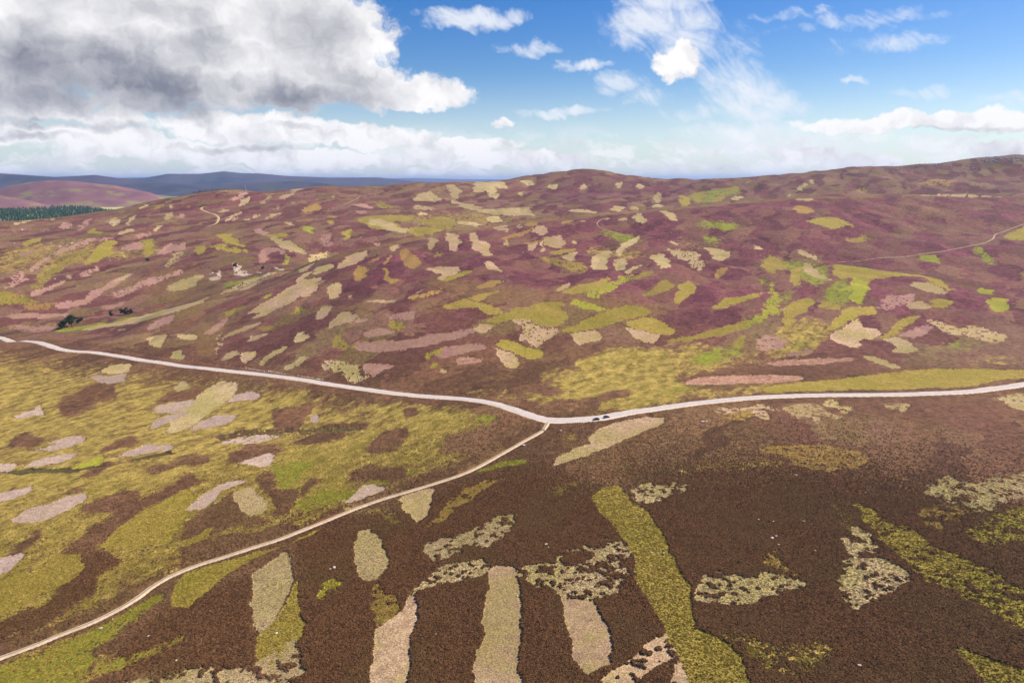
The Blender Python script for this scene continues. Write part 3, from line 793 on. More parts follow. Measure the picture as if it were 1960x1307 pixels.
w0 1460,695 1500,690 1560,687 1640,685 1630,692 1570,698 1490,700
w0 1310,735 1330,722 1400,720 1480,718 1535,720 1540,728 1480,732 1400,735 1330,737
p0 1582,645 1610,632 1625,615 1640,608 1655,625 1680,630 1685,640 1670,652 1645,648 1650,660 1640,668 1610,660
g0 1570,640 1590,625 1610,595 1640,588 1678,588 1675,600 1640,605 1620,615 1605,630
g0 1680,648 1710,630 1720,615 1740,605 1762,605 1745,620 1720,638 1700,648
s0 1695,650 1720,643 1740,655 1765,672 1735,676 1710,672 1722,665
k0 1720,640 1745,630 1775,622 1785,628 1770,640 1745,648
s1 1772,612 1800,615 1840,620 1880,625 1925,640 1928,650 1920,660 1890,655 1850,645 1815,640 1790,625
h0 1800,615 1830,618 1858,628 1840,630 1815,622
s0 1647,683 1670,680 1700,690 1726,705 1710,706 1680,695
k1 1680,592 1700,566 1760,563 1740,582 1700,594
k1 1440,652 1470,640 1510,650 1500,668 1450,672
k0 1500,680 1530,672 1560,670 1550,678 1510,683
p2 1368,782 1385,777 1410,782 1440,773 1480,775 1495,785 1475,790 1480,800 1465,804 1450,795 1440,786 1400,790 1380,790
o1 1380,792 1410,786 1445,785 1452,797 1430,803 1395,803
p2 1495,782 1520,772 1555,769 1575,778 1590,790 1615,795 1605,802 1580,800 1600,815 1600,819 1570,815 1550,805 1525,798 1515,790
s2 1572,768 1590,764 1615,775 1635,782 1620,790 1605,785 1590,778
p2 1678,769 1700,772 1720,767 1742,775 1738,785 1730,793 1715,785 1695,777
s1 1895,760 1960,753 1985,752 1985,795 1960,786 1940,778 1925,768
o2 1440,857 1480,855 1530,852 1580,852 1620,858 1678,880 1665,890 1650,900 1600,903 1550,898 1520,890 1500,875 1460,865
s2 1772,940 1785,922 1815,910 1840,918 1870,925 1910,910 1985,903 1985,950 1930,960 1900,975 1870,980 1840,970 1810,960
o2 1740,985 1770,970 1810,965 1860,980 1830,1000 1800,1020 1760,1000
g2 1830,1020 1870,1005 1900,985 1930,975 1985,966 1985,1028 1900,1045 1860,1045
p0 1058,893 1066,880 1100,860 1130,850 1127,838 1150,820 1190,805 1240,795 1275,797 1278,808 1240,825 1200,845 1150,865 1110,875 1090,885
s2 1208,940 1225,930 1260,928 1300,922 1320,930 1310,945 1280,955 1245,967 1225,965
s0 680,1040 690,1015 715,1010 735,1030 742,1060 745,1090 735,1110 710,1115 690,1105 680,1075
p0 765,955 775,943 800,935 835,933 830,955 815,985 795,1003 780,985 768,970
o1 810,1018 830,990 850,970 890,935 920,920 965,915 935,935 890,965 850,1000
s1 800,1060 820,1040 880,1025 920,1010 950,990 980,980 993,985 985,995 955,1035 925,1050 890,1045 870,1065 840,1075 815,1065
s1 785,1138 800,1125 830,1090 880,1075 920,1070 940,1080 935,1095 880,1110 830,1125 800,1140
p0 935,1090 950,1080 975,1080 990,1085 995,1130 1000,1200 1005,1307 1010,1345 910,1345 915,1280 922,1200 930,1130
p0 715,1205 770,1170 785,1140 800,1142 797,1190 790,1260 780,1307 778,1345 708,1345 712,1280
o1 710,1160 725,1120 735,1115 745,1130 770,1160 770,1170 735,1195 715,1200
s2 990,1090 1000,1080 1050,1075 1090,1055 1130,1045 1180,1030 1200,1045 1212,1070 1216,1095 1200,1115 1180,1135 1140,1145 1110,1150 1075,1140 1060,1125 1010,1120
h0 1072,1072 1095,1060 1135,1058 1140,1065 1110,1080 1080,1085
h0 1180,1080 1200,1065 1213,1072 1210,1085 1185,1090
h0 1155,1105 1180,1098 1205,1105 1185,1112
p0 1075,1145 1135,1150 1145,1165 1165,1215 1172,1240 1160,1270 1140,1280 1120,1295 1100,1270 1090,1220 1080,1180
g0 1128,950 1160,935 1190,930 1210,960 1245,980 1262,1005 1275,1020 1278,1050 1300,1090 1318,1120 1325,1180 1330,1200 1380,1220 1420,1250 1430,1307 1430,1345 1330,1345 1320,1307 1300,1280 1280,1230 1270,1195 1240,1150 1220,1120 1215,1080 1195,1040 1170,1000 1150,980
p1 1150,1307 1180,1270 1220,1245 1260,1220 1280,1215 1285,1240 1290,1260 1260,1280 1230,1300 1210,1345 1140,1345
p1 1290,1265 1310,1285 1340,1345 1270,1345 1285,1290
s1 1322,1115 1345,1095 1400,1097 1430,1103 1480,1100 1520,1108 1565,1118 1540,1130 1510,1135 1470,1145 1430,1155 1395,1160 1370,1153 1328,1153
s1 1598,1112 1625,1085 1625,1065 1610,1045 1620,1015 1640,1008 1665,1020 1690,1045 1680,1060 1655,1055 1650,1065 1675,1065 1710,1075 1745,1095 1765,1112 1740,1122 1720,1128 1690,1150 1660,1160 1635,1168 1615,1150 1605,1130
g1 1630,955 1650,965 1700,995 1760,1020 1830,1060 1900,1090 1960,1130 1990,1150 1990,1250 1940,1200 1890,1165 1830,1130 1770,1105 1720,1060 1690,1030 1650,990
o2 1456,1065 1475,1052 1500,1070 1530,1090 1560,1108 1520,1105 1480,1090
g0 1815,1238 1850,1240 1900,1260 1985,1285 1985,1320 1900,1315 1860,1270
g0 185,1030 210,1005 250,975 290,960 330,945 360,935 375,950 370,980 345,1000 330,1020 320,1040 300,1050 270,1050 240,1060 215,1050 195,1045
q0 350,978 370,960 400,940 440,922 480,920 465,928 430,940 410,960 390,972
s0 448,945 470,935 490,937 505,955 518,970 510,983 485,987 468,980 455,965
q0 10,1000 50,975 100,960 150,945 165,945 155,965 115,985 80,1000 30,1000
q0 -20,948 40,935 65,928 60,940 30,955 -20,965
q0 -20,1075 30,1060 55,1055 40,1070 20,1090 -20,1105
g1 -20,1122 50,1095 130,1055 160,1053 173,1070 160,1095 130,1115 90,1130 40,1160 -20,1188
g0 328,1160 335,1120 355,1095 400,1080 450,1067 500,1052 550,1038 600,1015 622,1006 600,1024 540,1044 490,1067 440,1096 400,1130 360,1160
s0 480,1098 500,1090 545,1055 558,1065 562,1090 570,1110 560,1130 545,1160 525,1190 500,1215 488,1200 482,1160 487,1130
g0 498,1218 520,1195 545,1165 565,1125 582,1105 575,1150 580,1200 570,1235 550,1255 520,1275 498,1275 488,1250
s1 490,1272 540,1242 565,1222 580,1250 585,1285 560,1300 510,1292
l1 605,1140 620,1115 645,1105 660,1115 650,1130 625,1145
s1 230,1312 300,1292 380,1277 450,1282 500,1294 560,1302 590,1345 230,1345
g0 330,1045 380,1025 400,1010 412,1010 395,1035 350,1050
s1 230,975 250,960 290,945 315,940 300,950 270,965
q0 165,720 195,718 205,722 245,717 240,730 215,735 190,728
q0 25,797 45,787 70,783 80,772 87,780 85,795 60,797 40,800
q0 283,785 310,775 350,768 380,765 360,782 330,790 300,788
s0 305,830 330,810 345,790 370,770 395,745 430,730 455,740 440,760 410,780 385,800 360,820 330,828
q0 276,822 300,805 345,788 365,785 340,805 310,815 290,820
q0 362,825 385,805 410,793 460,793 445,808 400,820
q0 38,863 70,850 110,840 150,833 170,840 160,848 130,855 90,863
q0 35,895 70,880 110,870 150,867 140,877 110,887 70,892
q0 -20,884 35,887 20,900 -20,904
q0 215,873 250,862 280,850 320,850 342,855 330,862 290,865 260,872
q0 430,770 445,757 470,750 498,752 490,762 460,767
s0 200,708 215,700 250,697 252,712 230,717 205,715
s0 337,747 350,730 365,733 370,740 350,747
q0 590,800 600,793 612,795 608,807 595,808
q0 460,885 490,875 520,868 525,880 510,895 490,893
q0 660,966 680,946 700,930 720,926 737,936 712,948 680,960
q1 425,845 460,838 510,827 545,828 530,840 480,848 430,850
l0 140,895 160,885 195,870 205,873 190,890 150,900
h0 125,1060 180,1010 250,962 320,932 380,917 340,945 260,985 205,1028 187,1050 222,1075 205,1110 170,1130 120,1160 60,1200 -20,1225 -20,1195 60,1162 150,1108 165,1080 155,1058
h0 440,1000 380,990 355,1010 350,1030 420,1005 520,992 545,985 572,960 575,930 525,925 520,965 505,985 480,990
h0 340,1088 420,1062 500,1038 570,1012 560,1004 480,1025 420,1035 335,1052 330,1065
h0 700,845 720,830 780,822 770,845 740,862 700,860
h0 640,900 700,890 760,895 740,912 680,920
h0 110,850 60,830 30,845 10,865 60,860
h0 300,765 380,745 390,750 360,765 320,772
d1 400,835 460,826 540,818 600,820 700,812 690,822 600,830 500,832 420,842
d0 0,902 60,895 140,897 220,886 300,868 330,862 340,868 260,882 140,903 30,908
"""
LINE_PATCH = """
d 1.3 1176,441 1240,452 1300,465 1400,479 1500,490 1603,499
d 1.6 1612,505 1680,516 1760,526 1810,537 1870,547 1960,561
d 1.0 1178,563 1240,572 1290,587 1340,597 1400,606 1440,612
d 1.0 390,570 440,554 500,534 565,520 580,522
d 1.2 800,540 860,560 920,580
d 1.2 110,652 220,668 330,684 430,697 520,706 600,720 700,737 800,746 900,756
d 1.2 700,378 780,414 880,414
d 2.2 1780,374 1850,376 1925,379
"""
CLS = {  # name, heather-height of the cover
 'p': ('pale_burnt_strip', .04), 'q': ('grey_burnt_strip', .04), 'k': ('pink_burnt_strip', .08), 'w': ('rusty_burnt_strip', .08), 'o': ('ochre_grass_patch', .18),
 'g': ('olive_grass_patch', .15), 'l': ('bright_grass_patch', .15), 's': ('straw_grass_patch', .10), 'r': ('bare_rock_streak', .3), 'd': ('wet_ditch', -.4)}
HEATHER_H = .55
owner = np.full(FX.shape, -1, np.int32)
pinfo = []
edge1 = (fbm(FX / 3.5, FY / 3.5, 3, 21, .6) - .5, fbm(FX / 3.5 + 70, FY / 3.5, 3, 27, .6) - .5)
edge2 = (fbm(FX / 14, FY / 14, 3, 31, .6) - .5, fbm(FX / 14 + 70, FY / 14, 3, 37, .6) - .5)
edge3 = (fbm(FX / 7 + 20, FY / 7, 3, 33, .65) - .5, fbm(FX / 7 + 90, FY / 7, 3, 39, .65) - .5)
edge4 = (fbm(FX / 34 + 20, FY / 34, 3, 93, .6) - .5, fbm(FX / 34 + 90, FY / 34, 3, 97, .6) - .5)
isl = fbm(FX / 2.6 + FY / 7.0, FY / 2.6 - FX / 9.0, 3, 41, .55)
isl2 = fbm(FX / 6.0 + FY / 9.0, FY / 6.0, 3, 45, .55)
def claim(poly, code, rough):
    D = np.hypot(poly[:, 0], poly[:, 1]).mean()
    k = (.8, 1.5, 2.4)[rough]
    near, far = (2.0 + D * .0008) * k, (1.6 + D * .0075) * min(k, 1.6)
    si, sj = window(poly, near + far + 3 + D * .012, FX)
    if si.stop <= si.start or sj.stop <= sj.start: return
    mid = (.8 + D * .0085) * min(k, 1.6); big = D * .012
    m = inside(FX[si, sj] + edge1[0][si, sj] * near + edge2[0][si, sj] * far + edge3[0][si, sj] * mid + edge4[0][si, sj] * big, FY[si, sj] + edge1[1][si, sj] * near + edge2[1][si, sj] * far + edge3[1][si, sj] * mid + edge4[1][si, sj] * big, poly)
    if rough == 1: m &= ~((isl[si, sj] > .68) | (isl2[si, sj] > .74))
    if rough == 2: m &= ~((isl[si, sj] > .63) | (isl2[si, sj] > .69))
    o = owner[si, sj]
    if code == 'h': o[m] = -1; return
    o[m] = len(pinfo); pinfo.append((code, rough))
for line in PATCH.strip().split('\n'):
    hd, _, rest = line.partition(' ')
    claim(ground_poly(rest), hd[0], int(hd[1]))
for line in LINE_PATCH.strip().split('\n'):
    code, hw, rest = line.split(' ', 2)
    ln = smooth_line([cast(*p) for p in dense(parse(rest), False, 25)], 1.0)
    dv = np.gradient(ln, axis=0); dv /= np.maximum(np.hypot(dv[:, 0], dv[:, 1]), 1e-6)[:, None]
    nrm = np.stack([-dv[:, 1], dv[:, 0]], 1)
    D = np.hypot(ln[:, 0], ln[:, 1])
    hwv = np.maximum(float(hw), D * .0011)[:, None]
    wv = (fbm(np.arange(len(ln)) / 9.0, np.zeros(len(ln)), 3, 3)[:, None] - .5) * 2.4
    poly = np.vstack([ln + nrm * (hwv + wv), (ln - nrm * (hwv - wv))[::-1]])
    si, sj = window(poly, 3, FX)
    if si.stop <= si.start or sj.stop <= sj.start: continue
    m = inside(FX[si, sj], FY[si, sj], poly)
    o = owner[si, sj]; o[m] = len(pinfo); pinfo.append((code, 0))
owner[roadmask[:-1, :-1] | roadmask[1:, 1:] | roadmask[1:, :-1] | roadmask[:-1, 1:]] = -1

# height of the cover above the peat
g_soft = np.maximum(layers['grass'], layers['lush'])
hv_face = np.full(FX.shape, HEATHER_H, np.float32)
gf = g_soft[:-1, :-1]
hv_face -= .3 * sstep(.3, .7, gf + (isl - .5) * .8)
codes = np.array([CLS[c][1] for c, _ in pinfo], np.float32)
hv_face[owner >= 0] = codes[owner[owner >= 0]]
hp = np.pad(hv_face, 1, mode='edge')
HV = (hp[:-1, :-1] + hp[1:, :-1] + hp[:-1, 1:] + hp[1:, 1:]) / 4
bump = (fbm(X / 1.1, Y / 1.1, 2, 51) - .5) * .42 + (fbm(X / 4.5, Y / 4.5, 2, 55) - .5) * .5
HV = HV + bump * np.clip(HV, .12, .6) * 1.05
rb = np.full(X.shape, 1e9)
for nm in ROADS:
    b, _ = near_line(ROADS[nm][0], ROADS[nm][2] + 4)
    rb = np.minimum(rb, b - ROADS[nm][2])
ZS = Z + HV * sstep(.3, 2.2, rb)

# ------------------------------------------------------------------ materials
MATS = {}
def new_mat(name, rough=.95, spec=.15):
    m = bpy.data.materials.new(name); m.use_nodes = True
    t = NT(m.node_tree); b = m.node_tree.nodes['Principled BSDF']
    b.inputs['Roughness'].default_value = rough
    b.inputs['Specular IOR Level'].default_value = spec
    MATS[name] = m
    return m, t, b
def position(t): return t.n('ShaderNodeNewGeometry').outputs['Position']
def bump_to(t, b, h, dist, strength=1.0):
    n = t.n('ShaderNodeBump'); n.inputs['Strength'].default_value = strength; n.inputs['Distance'].default_value = dist
    t.put(n.inputs['Height'], h); t.l.new(n.outputs[0], b.inputs['Normal'])

# moor: heather with grass, bents and wet flushes growing through it where the attributes say
m, t, b = new_mat('moor_vegetation')
p = position(t)
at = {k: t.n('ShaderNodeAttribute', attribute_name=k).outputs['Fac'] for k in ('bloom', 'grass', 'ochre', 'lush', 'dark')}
n_fine = t.noise(p, 1.3, 4, .65)
n_mid = t.noise(p, .16, 5, .6)
n_big = t.noise(p, .022, 4, .55)
streak = t.n('ShaderNodeMapping', vector_type='TEXTURE'); t.l.new(p, streak.inputs[0]); streak.inputs['Scale'].default_value = (1.4, .85, 1.0); streak.inputs['Rotation'].default_value = (0, 0, .95)
n_str = t.noise(streak.outputs[0], .12, 5, .62)
def heather_col(t, p, at, n_mid, n_big, n_str):
    """colour of standing heather: brown, deep and old or painted as cloud-shaded, or in purple flower"""
    h = t.mix(t.ss(n_mid, .3, .7), (.108, .052, .024), (.165, .082, .040))
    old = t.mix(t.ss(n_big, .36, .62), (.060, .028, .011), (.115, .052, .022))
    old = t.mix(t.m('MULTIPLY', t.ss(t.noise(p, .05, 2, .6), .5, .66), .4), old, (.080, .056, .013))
    h = t.mix(t.m('MULTIPLY', at['dark'], .92), h, old)  # same tone also carries the cloud shade painted on the back hill
    bl = t.m('MULTIPLY', at['bloom'], t.ss(t.m('ADD', n_mid, t.m('MULTIPLY', n_big, .9)), .50, 1.05, .42, 1.0))
    h = t.mix(t.m('MULTIPLY', bl, .9), h, t.mix(t.ss(n_str, .35, .65), (.098, .023, .034), (.175, .048, .066)))
    v = t.n('ShaderNodeTexVoronoi'); mp = t.n('ShaderNodeMapping', vector_type='TEXTURE')
    t.l.new(t.vm('ADD', p, t.vm('MULTIPLY', t.vm('SUBTRACT', t.noise(p, .03, 2, .6, out=1), (.5, .5, .5)), (60, 60, 0))), mp.inputs[0])
    mp.inputs['Scale'].default_value = (80, 28, 1e6); mp.inputs['Rotation'].default_value = (0, 0, 1.1); t.l.new(mp.outputs[0], v.inputs['Vector']); v.inputs['Scale'].default_value = 1.0
    c_ = t.n('ShaderNodeSeparateXYZ'); t.l.new(v.outputs['Color'], c_.inputs[0])
    h = t.mul(h, t.m('ADD', .74, t.m('MULTIPLY', c_.outputs[0], .52)))
    nd_ = t.m('SUBTRACT', 1.0, at['dark'])
    brk = t.ss(t.noise(p, .2, 4, .7), .34, .52)
    h = t.mix(t.m('MULTIPLY', t.m('MULTIPLY', t.ss(c_.outputs[1], .66, .69), .42), t.m('MULTIPLY', t.m('MULTIPLY', t.ss(at['bloom'], .1, .4), t.ss(at['bloom'], .6, .95, 1.0, .4)), brk)), h, (.26, .15, .105))
    h = t.mix(t.m('MULTIPLY', t.m('MULTIPLY', t.ss(c_.outputs[2], .76, .79), .5), t.m('MULTIPLY', t.m('MULTIPLY', t.ss(at['bloom'], .1, .4), t.ss(at['bloom'], .6, .95, 1.0, .4)), brk)), h, (.215, .165, .045))
    return t.mix(t.m('MULTIPLY', t.m('MULTIPLY', t.ss(c_.outputs[1], .5, .9), .5), t.m('MULTIPLY', nd_, t.ss(t.noise(p, .45, 3, .7), .38, .58))), h, t.mix(c_.outputs[2], (.19, .115, .030), (.24, .15, .065)))
heath = heather_col(t, p, at, n_mid, n_big, n_str)
def grow(base, attr, col, soft=.16, k=1.15, nn=None):
    f = t.ss(t.m('ADD', at[attr], t.m('MULTIPLY', t.m('SUBTRACT', nn, .5), k)), .5 - soft, .5 + soft)
    f = t.m('MULTIPLY', f, t.ss(at[attr], .02, .18))
    return t.mix(f, base, col)
n_mot = t.m('ADD', t.m('MULTIPLY', n_str, .55), t.m('MULTIPLY', t.noise(p, .45, 5, .72), .45))
col = grow(heath, 'ochre', t.mix(n_mid, (.155, .085, .025), (.225, .14, .05)), .3, 1.3, n_mot)
col = grow(col, 'grass', t.mix(t.ss(n_str, .3, .7), (.20, .150, .026), (.40, .285, .070)), .16, 1.7, n_mot)
col = grow(col, 'lush', t.mix(n_mid, (.135, .150, .014), (.28, .285, .028)), .09, 1.8, n_mot)
col = t.mul(col, t.m('MULTIPLY', t.ss(n_fine, .25, .75, .74, 1.26), t.ss(t.noise(p, .26, 6, .75), .28, .72, .60, 1.40)))
t.l.new(col, b.inputs['Base Color'])
bump_to(t, b, n_fine, .55, .9)

def patch_mat(name, c1, c2, c3=None, c3amt=.5, grain=.3, dark=None, fine=1.6, age=.45):
    m, t, b = new_mat(name)
    p = position(t)
    at = {k: t.n('ShaderNodeAttribute', attribute_name=k).outputs['Fac'] for k in ('dark', 'bloom')}
    edge = t.n('ShaderNodeAttribute', attribute_name='edge').outputs['Fac']
    o = t.n('ShaderNodeObjectInfo').outputs['Random']
    nf = t.noise(p, fine, 2, .7); nm_ = t.noise(p, .2, 4, .66); nb = t.noise(p, .03, 2, .5); ng_ = t.noise(p, .45, 4, .72)
    hc = heather_col(t, p, at, nm_, nb, nm_)
    col = t.mix(t.ss(nm_, .36, .64), c1, c2)
    if c3: col = t.mix(t.m('MULTIPLY', t.ss(t.m('ADD', nb, t.m('MULTIPLY', nm_, .7)), .72, .98), c3amt), col, c3)
    if dark: col = t.mix(t.ss(t.noise(p, .9, 3, .7), .58, .70), col, dark)
    o2 = t.m('FRACT', t.m('MULTIPLY', o, 7.31))
    col = t.mix(t.m('MULTIPLY', t.m('MULTIPLY', o2, age), t.ss(ng_, .34, .6)), col, hc)
    col = t.mul(col, t.m('MULTIPLY', t.m('MULTIPLY', t.ss(nf, .28, .72, 1 - grain, 1 + grain), t.ss(ng_, .3, .7, 1 - grain * .7, 1 + grain * .7)), t.m('ADD', .86, t.m('MULTIPLY', o, .28))))
    keep = t.ss(t.m('ADD', edge, t.m('MULTIPLY', t.m('SUBTRACT', ng_, .5), 1.0)), .26, .54)
    col = t.mix(keep, hc, col)
    t.l.new(col, b.inputs['Base Color'])
    bump_to(t, b, nf, .25, .8)
    return m
PM = {
 'p': patch_mat('pale_burnt_stems', (.36, .235, .130), (.50, .345, .205), (.31, .25, .07), .7, .42, (.29, .17, .105), age=.3),
 'q': patch_mat('grey_burnt_stems', (.365, .255, .20), (.47, .345, .275), (.33, .25, .12), .35, .36, (.27, .17, .13), age=.25),
 'k': patch_mat('pink_burnt_stems', (.31, .155, .125), (.40, .23, .18), (.31, .20, .09), .4, .30, (.22, .11, .08)),
 'w': patch_mat('rusty_burnt_stems', (.27, .135, .085), (.42, .24, .155), None, .5, .45, (.19, .09, .05), age=.3),
 'o': patch_mat('ochre_bents', (.26, .155, .032), (.34, .22, .060), (.29, .17, .05), .5, .34, (.17, .10, .03)),
 'g': patch_mat('olive_grass', (.245, .178, .026), (.35, .256, .052), (.23, .20, .020), .6, .34, (.18, .14, .03), age=.35),
 'l': patch_mat('bright_grass', (.26, .245, .018), (.36, .32, .035), (.20, .225, .015), .6, .32, (.18, .17, .02), age=.2),
 's': patch_mat('straw_grass', (.38, .275, .125), (.50, .375, .20), (.31, .26, .07), .7, .38, (.27, .18, .075), age=.35),
 'r': patch_mat('bare_rock', (.40, .31, .22), (.52, .42, .31), None, .5, .3, (.2, .14, .1), age=.2),
 'd': patch_mat('wet_peat', (.055, .034, .016), (.095, .06, .024), (.11, .11, .02), .6, .3),
}

# ------------------------------------------------------------------ the ground sheet, split along the edges of the strips
idx = np.arange(NTH * NR).reshape(NTH, NR)
quad = np.stack([idx[:-1, :-1], idx[1:, :-1], idx[1:, 1:], idx[:-1, 1:]], -1)[:, :, ::-1]
VV = np.stack([X, Y, ZS], -1).reshape(-1, 3).astype(np.float32)
isp = (owner >= 0).astype(np.float32)
ip_ = np.pad(isp, 1, mode='edge'); ipv = (ip_[:-1, :-1] + ip_[1:, :-1] + ip_[:-1, 1:] + ip_[1:, 1:]) / 4
layers['edge'] = np.where(RR < 620, blur(ipv, 2), blur(ipv, 1))
lay = {k: np.clip(v, 0, 1).reshape(-1).astype(np.float32) for k, v in layers.items()}
def sheet(name, faces, mat, attrs=None, verts=VV):
    u, inv = np.unique(faces, return_inverse=True)
    me = bpy.data.meshes.new(name)
    me.vertices.add(len(u)); me.vertices.foreach_set('co', verts[u].ravel())
    nf = len(faces)
    me.loops.add(nf * 4); me.loops.foreach_set('vertex_index', inv.ravel().astype(np.int32))
    me.polygons.add(nf); me.polygons.foreach_set('loop_start', np.arange(0, nf * 4, 4, dtype=np.int32))
    me.polygons.foreach_set('use_smooth', np.ones(nf, bool))
    me.materials.append(mat)
    me.update(calc_edges=True)
    if attrs:
        for k, v in attrs.items():
            a = me.attributes.new(k, 'FLOAT', 'POINT'); a.data.foreach_set('value', v[u])
    o = bpy.data.objects.new(name, me); C.objects.link(o)
    return o
moor = sheet('moorland', quad[owner < 0], MATS['moor_vegetation'], lay)
moor['kind'] = 'structure'
of = owner.ravel(); order = np.argsort(of, kind='stable'); so = of[order]; qf = quad.reshape(-1, 4)
for k, (code, rough) in enumerate(pinfo):
    a, bb = np.searchsorted(so, [k, k + 1])
    if bb - a < 4: continue
    o = sheet(CLS[code][0], qf[order[a:bb]], PM[code], {k_: lay[k_] for k_ in ('dark', 'bloom', 'edge')})
    o.parent = moor

def mesh_obj(name, verts, faces, mat, parent=None, smooth=False, mats=None, midx=None):
    me = bpy.data.meshes.new(name)
    me.from_pydata([tuple(v) for v in verts], [], [tuple(f) for f in faces])
    for q in (mats or [mat]): me.materials.append(q)
    if midx is not None: me.polygons.foreach_set('material_index', midx)
    if smooth: me.polygons.foreach_set('use_smooth', [True] * len(me.polygons))
    me.update()
    o = bpy.data.objects.new(name, me); C.objects.link(o)
    if parent is not None: o.parent = parent
    return o
def tag(o, label, cat, group=None):
    o['label'] = label; o['category'] = cat
    if group: o['group'] = group
    return o
def empty(name, loc, rz=0.0):
    o = bpy.data.objects.new(name, None); o.location = loc; o.rotation_euler = (0, 0, rz); o.empty_display_size = .5
    C.objects.link(o); return o

# ------------------------------------------------------------------ roads
def simple_mat(name, c1, c2, scale=.6, grain=.12, rough=.9, spec=.2, bumpd=.02):
    m, t, b = new_mat(name, rough, spec)
    p = position(t)
    n = t.noise(p, scale, 5, .65); f = t.noise(p, scale * 9, 2, .6)
    c = t.mul(t.mix(t.ss(n, .3, .7), c1, c2), t.ss(f, .2, .8, 1 - grain, 1 + grain))
    t.l.new(c, b.inputs['Base Color'])
    if bumpd: bump_to(t, b, f, bumpd, .6)
    return m
asph = simple_mat('worn_asphalt', (.44, .385, .345), (.55, .485, .435), .35)
grit = simple_mat('sandy_grit', (.60, .47, .34), (.74, .60, .45), .8, .25)
sand = simple_mat('track_sand', (.46, .345, .235), (.62, .48, .35), .5, .25)
faded = simple_mat('faded_track', (.30, .20, .12), (.42, .30, .20), .3, .3)
turf = simple_mat('track_turf', (.24, .19, .075), (.35, .26, .12), .9, .3)
ytrk = simple_mat('yellow_track_gravel', (.40, .29, .13), (.50, .38, .19), .5, .2)
def ribbon(name, ln, z, offs, dz, mat, parent=None, jag=0.0, seed=0):
    dv = np.gradient(ln, axis=0); dv /= np.maximum(np.hypot(dv[:, 0], dv[:, 1]), 1e-6)[:, None]
    nrm = np.stack([-dv[:, 1], dv[:, 0]], 1)
    n = len(ln); vs = []; k = len(offs)
    s = np.arange(n) * 2.0
    for q, (of_, dd) in enumerate(zip(offs, dz)):
        w_ = of_
        if q in (0, k - 1) and jag: w_ = of_ + (fbm(s / 5.0, np.full(n, q * 7.7 + seed), 3, 60) - .5) * 2 * jag
        pts = ln + nrm * np.reshape(w_, (-1, 1))
        vs.append(np.column_stack([pts, z + dd]))
    V = np.stack(vs, 1).reshape(-1, 3)
    Fc = [(i * k + j, i * k + j + 1, (i + 1) * k + j + 1, (i + 1) * k + j) for i in range(n - 1) for j in range(k - 1)]
    o = mesh_obj(name, V, [f[::-1] for f in Fc], mat, parent, True)
    return o
ln, z, hw = ROADS['road']
ROADZ = (ln, z)
# widening by the junction
j = np.argmin(np.hypot(*(ln - np.array(cast(1100, 803))).T))
ex = np.exp(-((np.arange(len(ln)) - j) * 2.0 / 38.0) ** 2)
road = ribbon('road', ln, z, [-3.3 - 1.2 * ex, 0, 3.3 + 1.0 * ex], [.06, .13, .06], asph); road['kind'] = 'structure'
vg = ribbon('road_verge', ln, z, [-4.6 - 1.6 * ex, -3.25 - 1.2 * ex, 3.25 + 1.0 * ex, 4.5 + 1.6 * ex], [-.35, .045, .045, -.35], grit, None, .8); vg['kind'] = 'structure'
for nm, mat in (('farm_track', sand), ('hill_track', faded), ('loop_track', faded), ('winding_track', ytrk), ('ridge_track', faded), ('summit_track', faded), ('slope_track', faded)):
    ln, z, hw = ROADS[nm]
    rt = ribbon(nm, ln, z, [-hw, -hw * .5, hw * .5, hw], [-.35, .10, .10, -.35], mat, None, .25 if nm == 'farm_track' else .3, 3)
    rt['kind'] = 'structure'
    if nm in ('farm_track', 'hill_track'):
        ribbon('grass_strip', ln, z, [-.4, 0, .4], [.11, .17, .11], turf, rt, .18, 9)

# stony spoil bank along the upper side of the road
def stone_mesh(seed, n=10):
    r = random.Random(seed)
    import bmesh
    bm = bmesh.new(); bmesh.ops.create_icosphere(bm, subdivisions=1, radius=1.0)
    for v in bm.verts: v.co *= r.uniform(.72, 1.18); v.co.z *= .62
    me = bpy.data.meshes.new('boulder'); bm.to_mesh(me); bm.free()
    return me
rock_m = simple_mat('pale_granite', (.42, .37, .30), (.60, .54, .46), 1.2, .2, .85, .2, .05)
scree_m = simple_mat('grey_scree', (.34, .31, .31), (.48, .45, .44), .2, .25, .9, .2, .2)
stones = [stone_mesh(k) for k in range(6)]
for q in stones: q.materials.append(rock_m)
def boulder(u, v, size, xy=None):
    x, y = xy if xy else cast(u, v)
    o = bpy.data.objects.new('boulder', random.choice(stones)); C.objects.link(o)
    i = int(np.clip((math.atan2(x, y) - TH[0]) / DTH, 0, NTH - 2)); jj = int(np.clip(np.searchsorted(R, math.hypot(x, y)) - 1, 0, NR - 2))
    o.location = (x, y, float(ZS[i, jj]) + size * .2)
    o.scale = (size * random.uniform(.8, 1.4), size * random.uniform(.7, 1.1), size * random.uniform(.7, 1.1)); o.rotation_euler = (0, 0, random.uniform(0, 6.3))
    return o
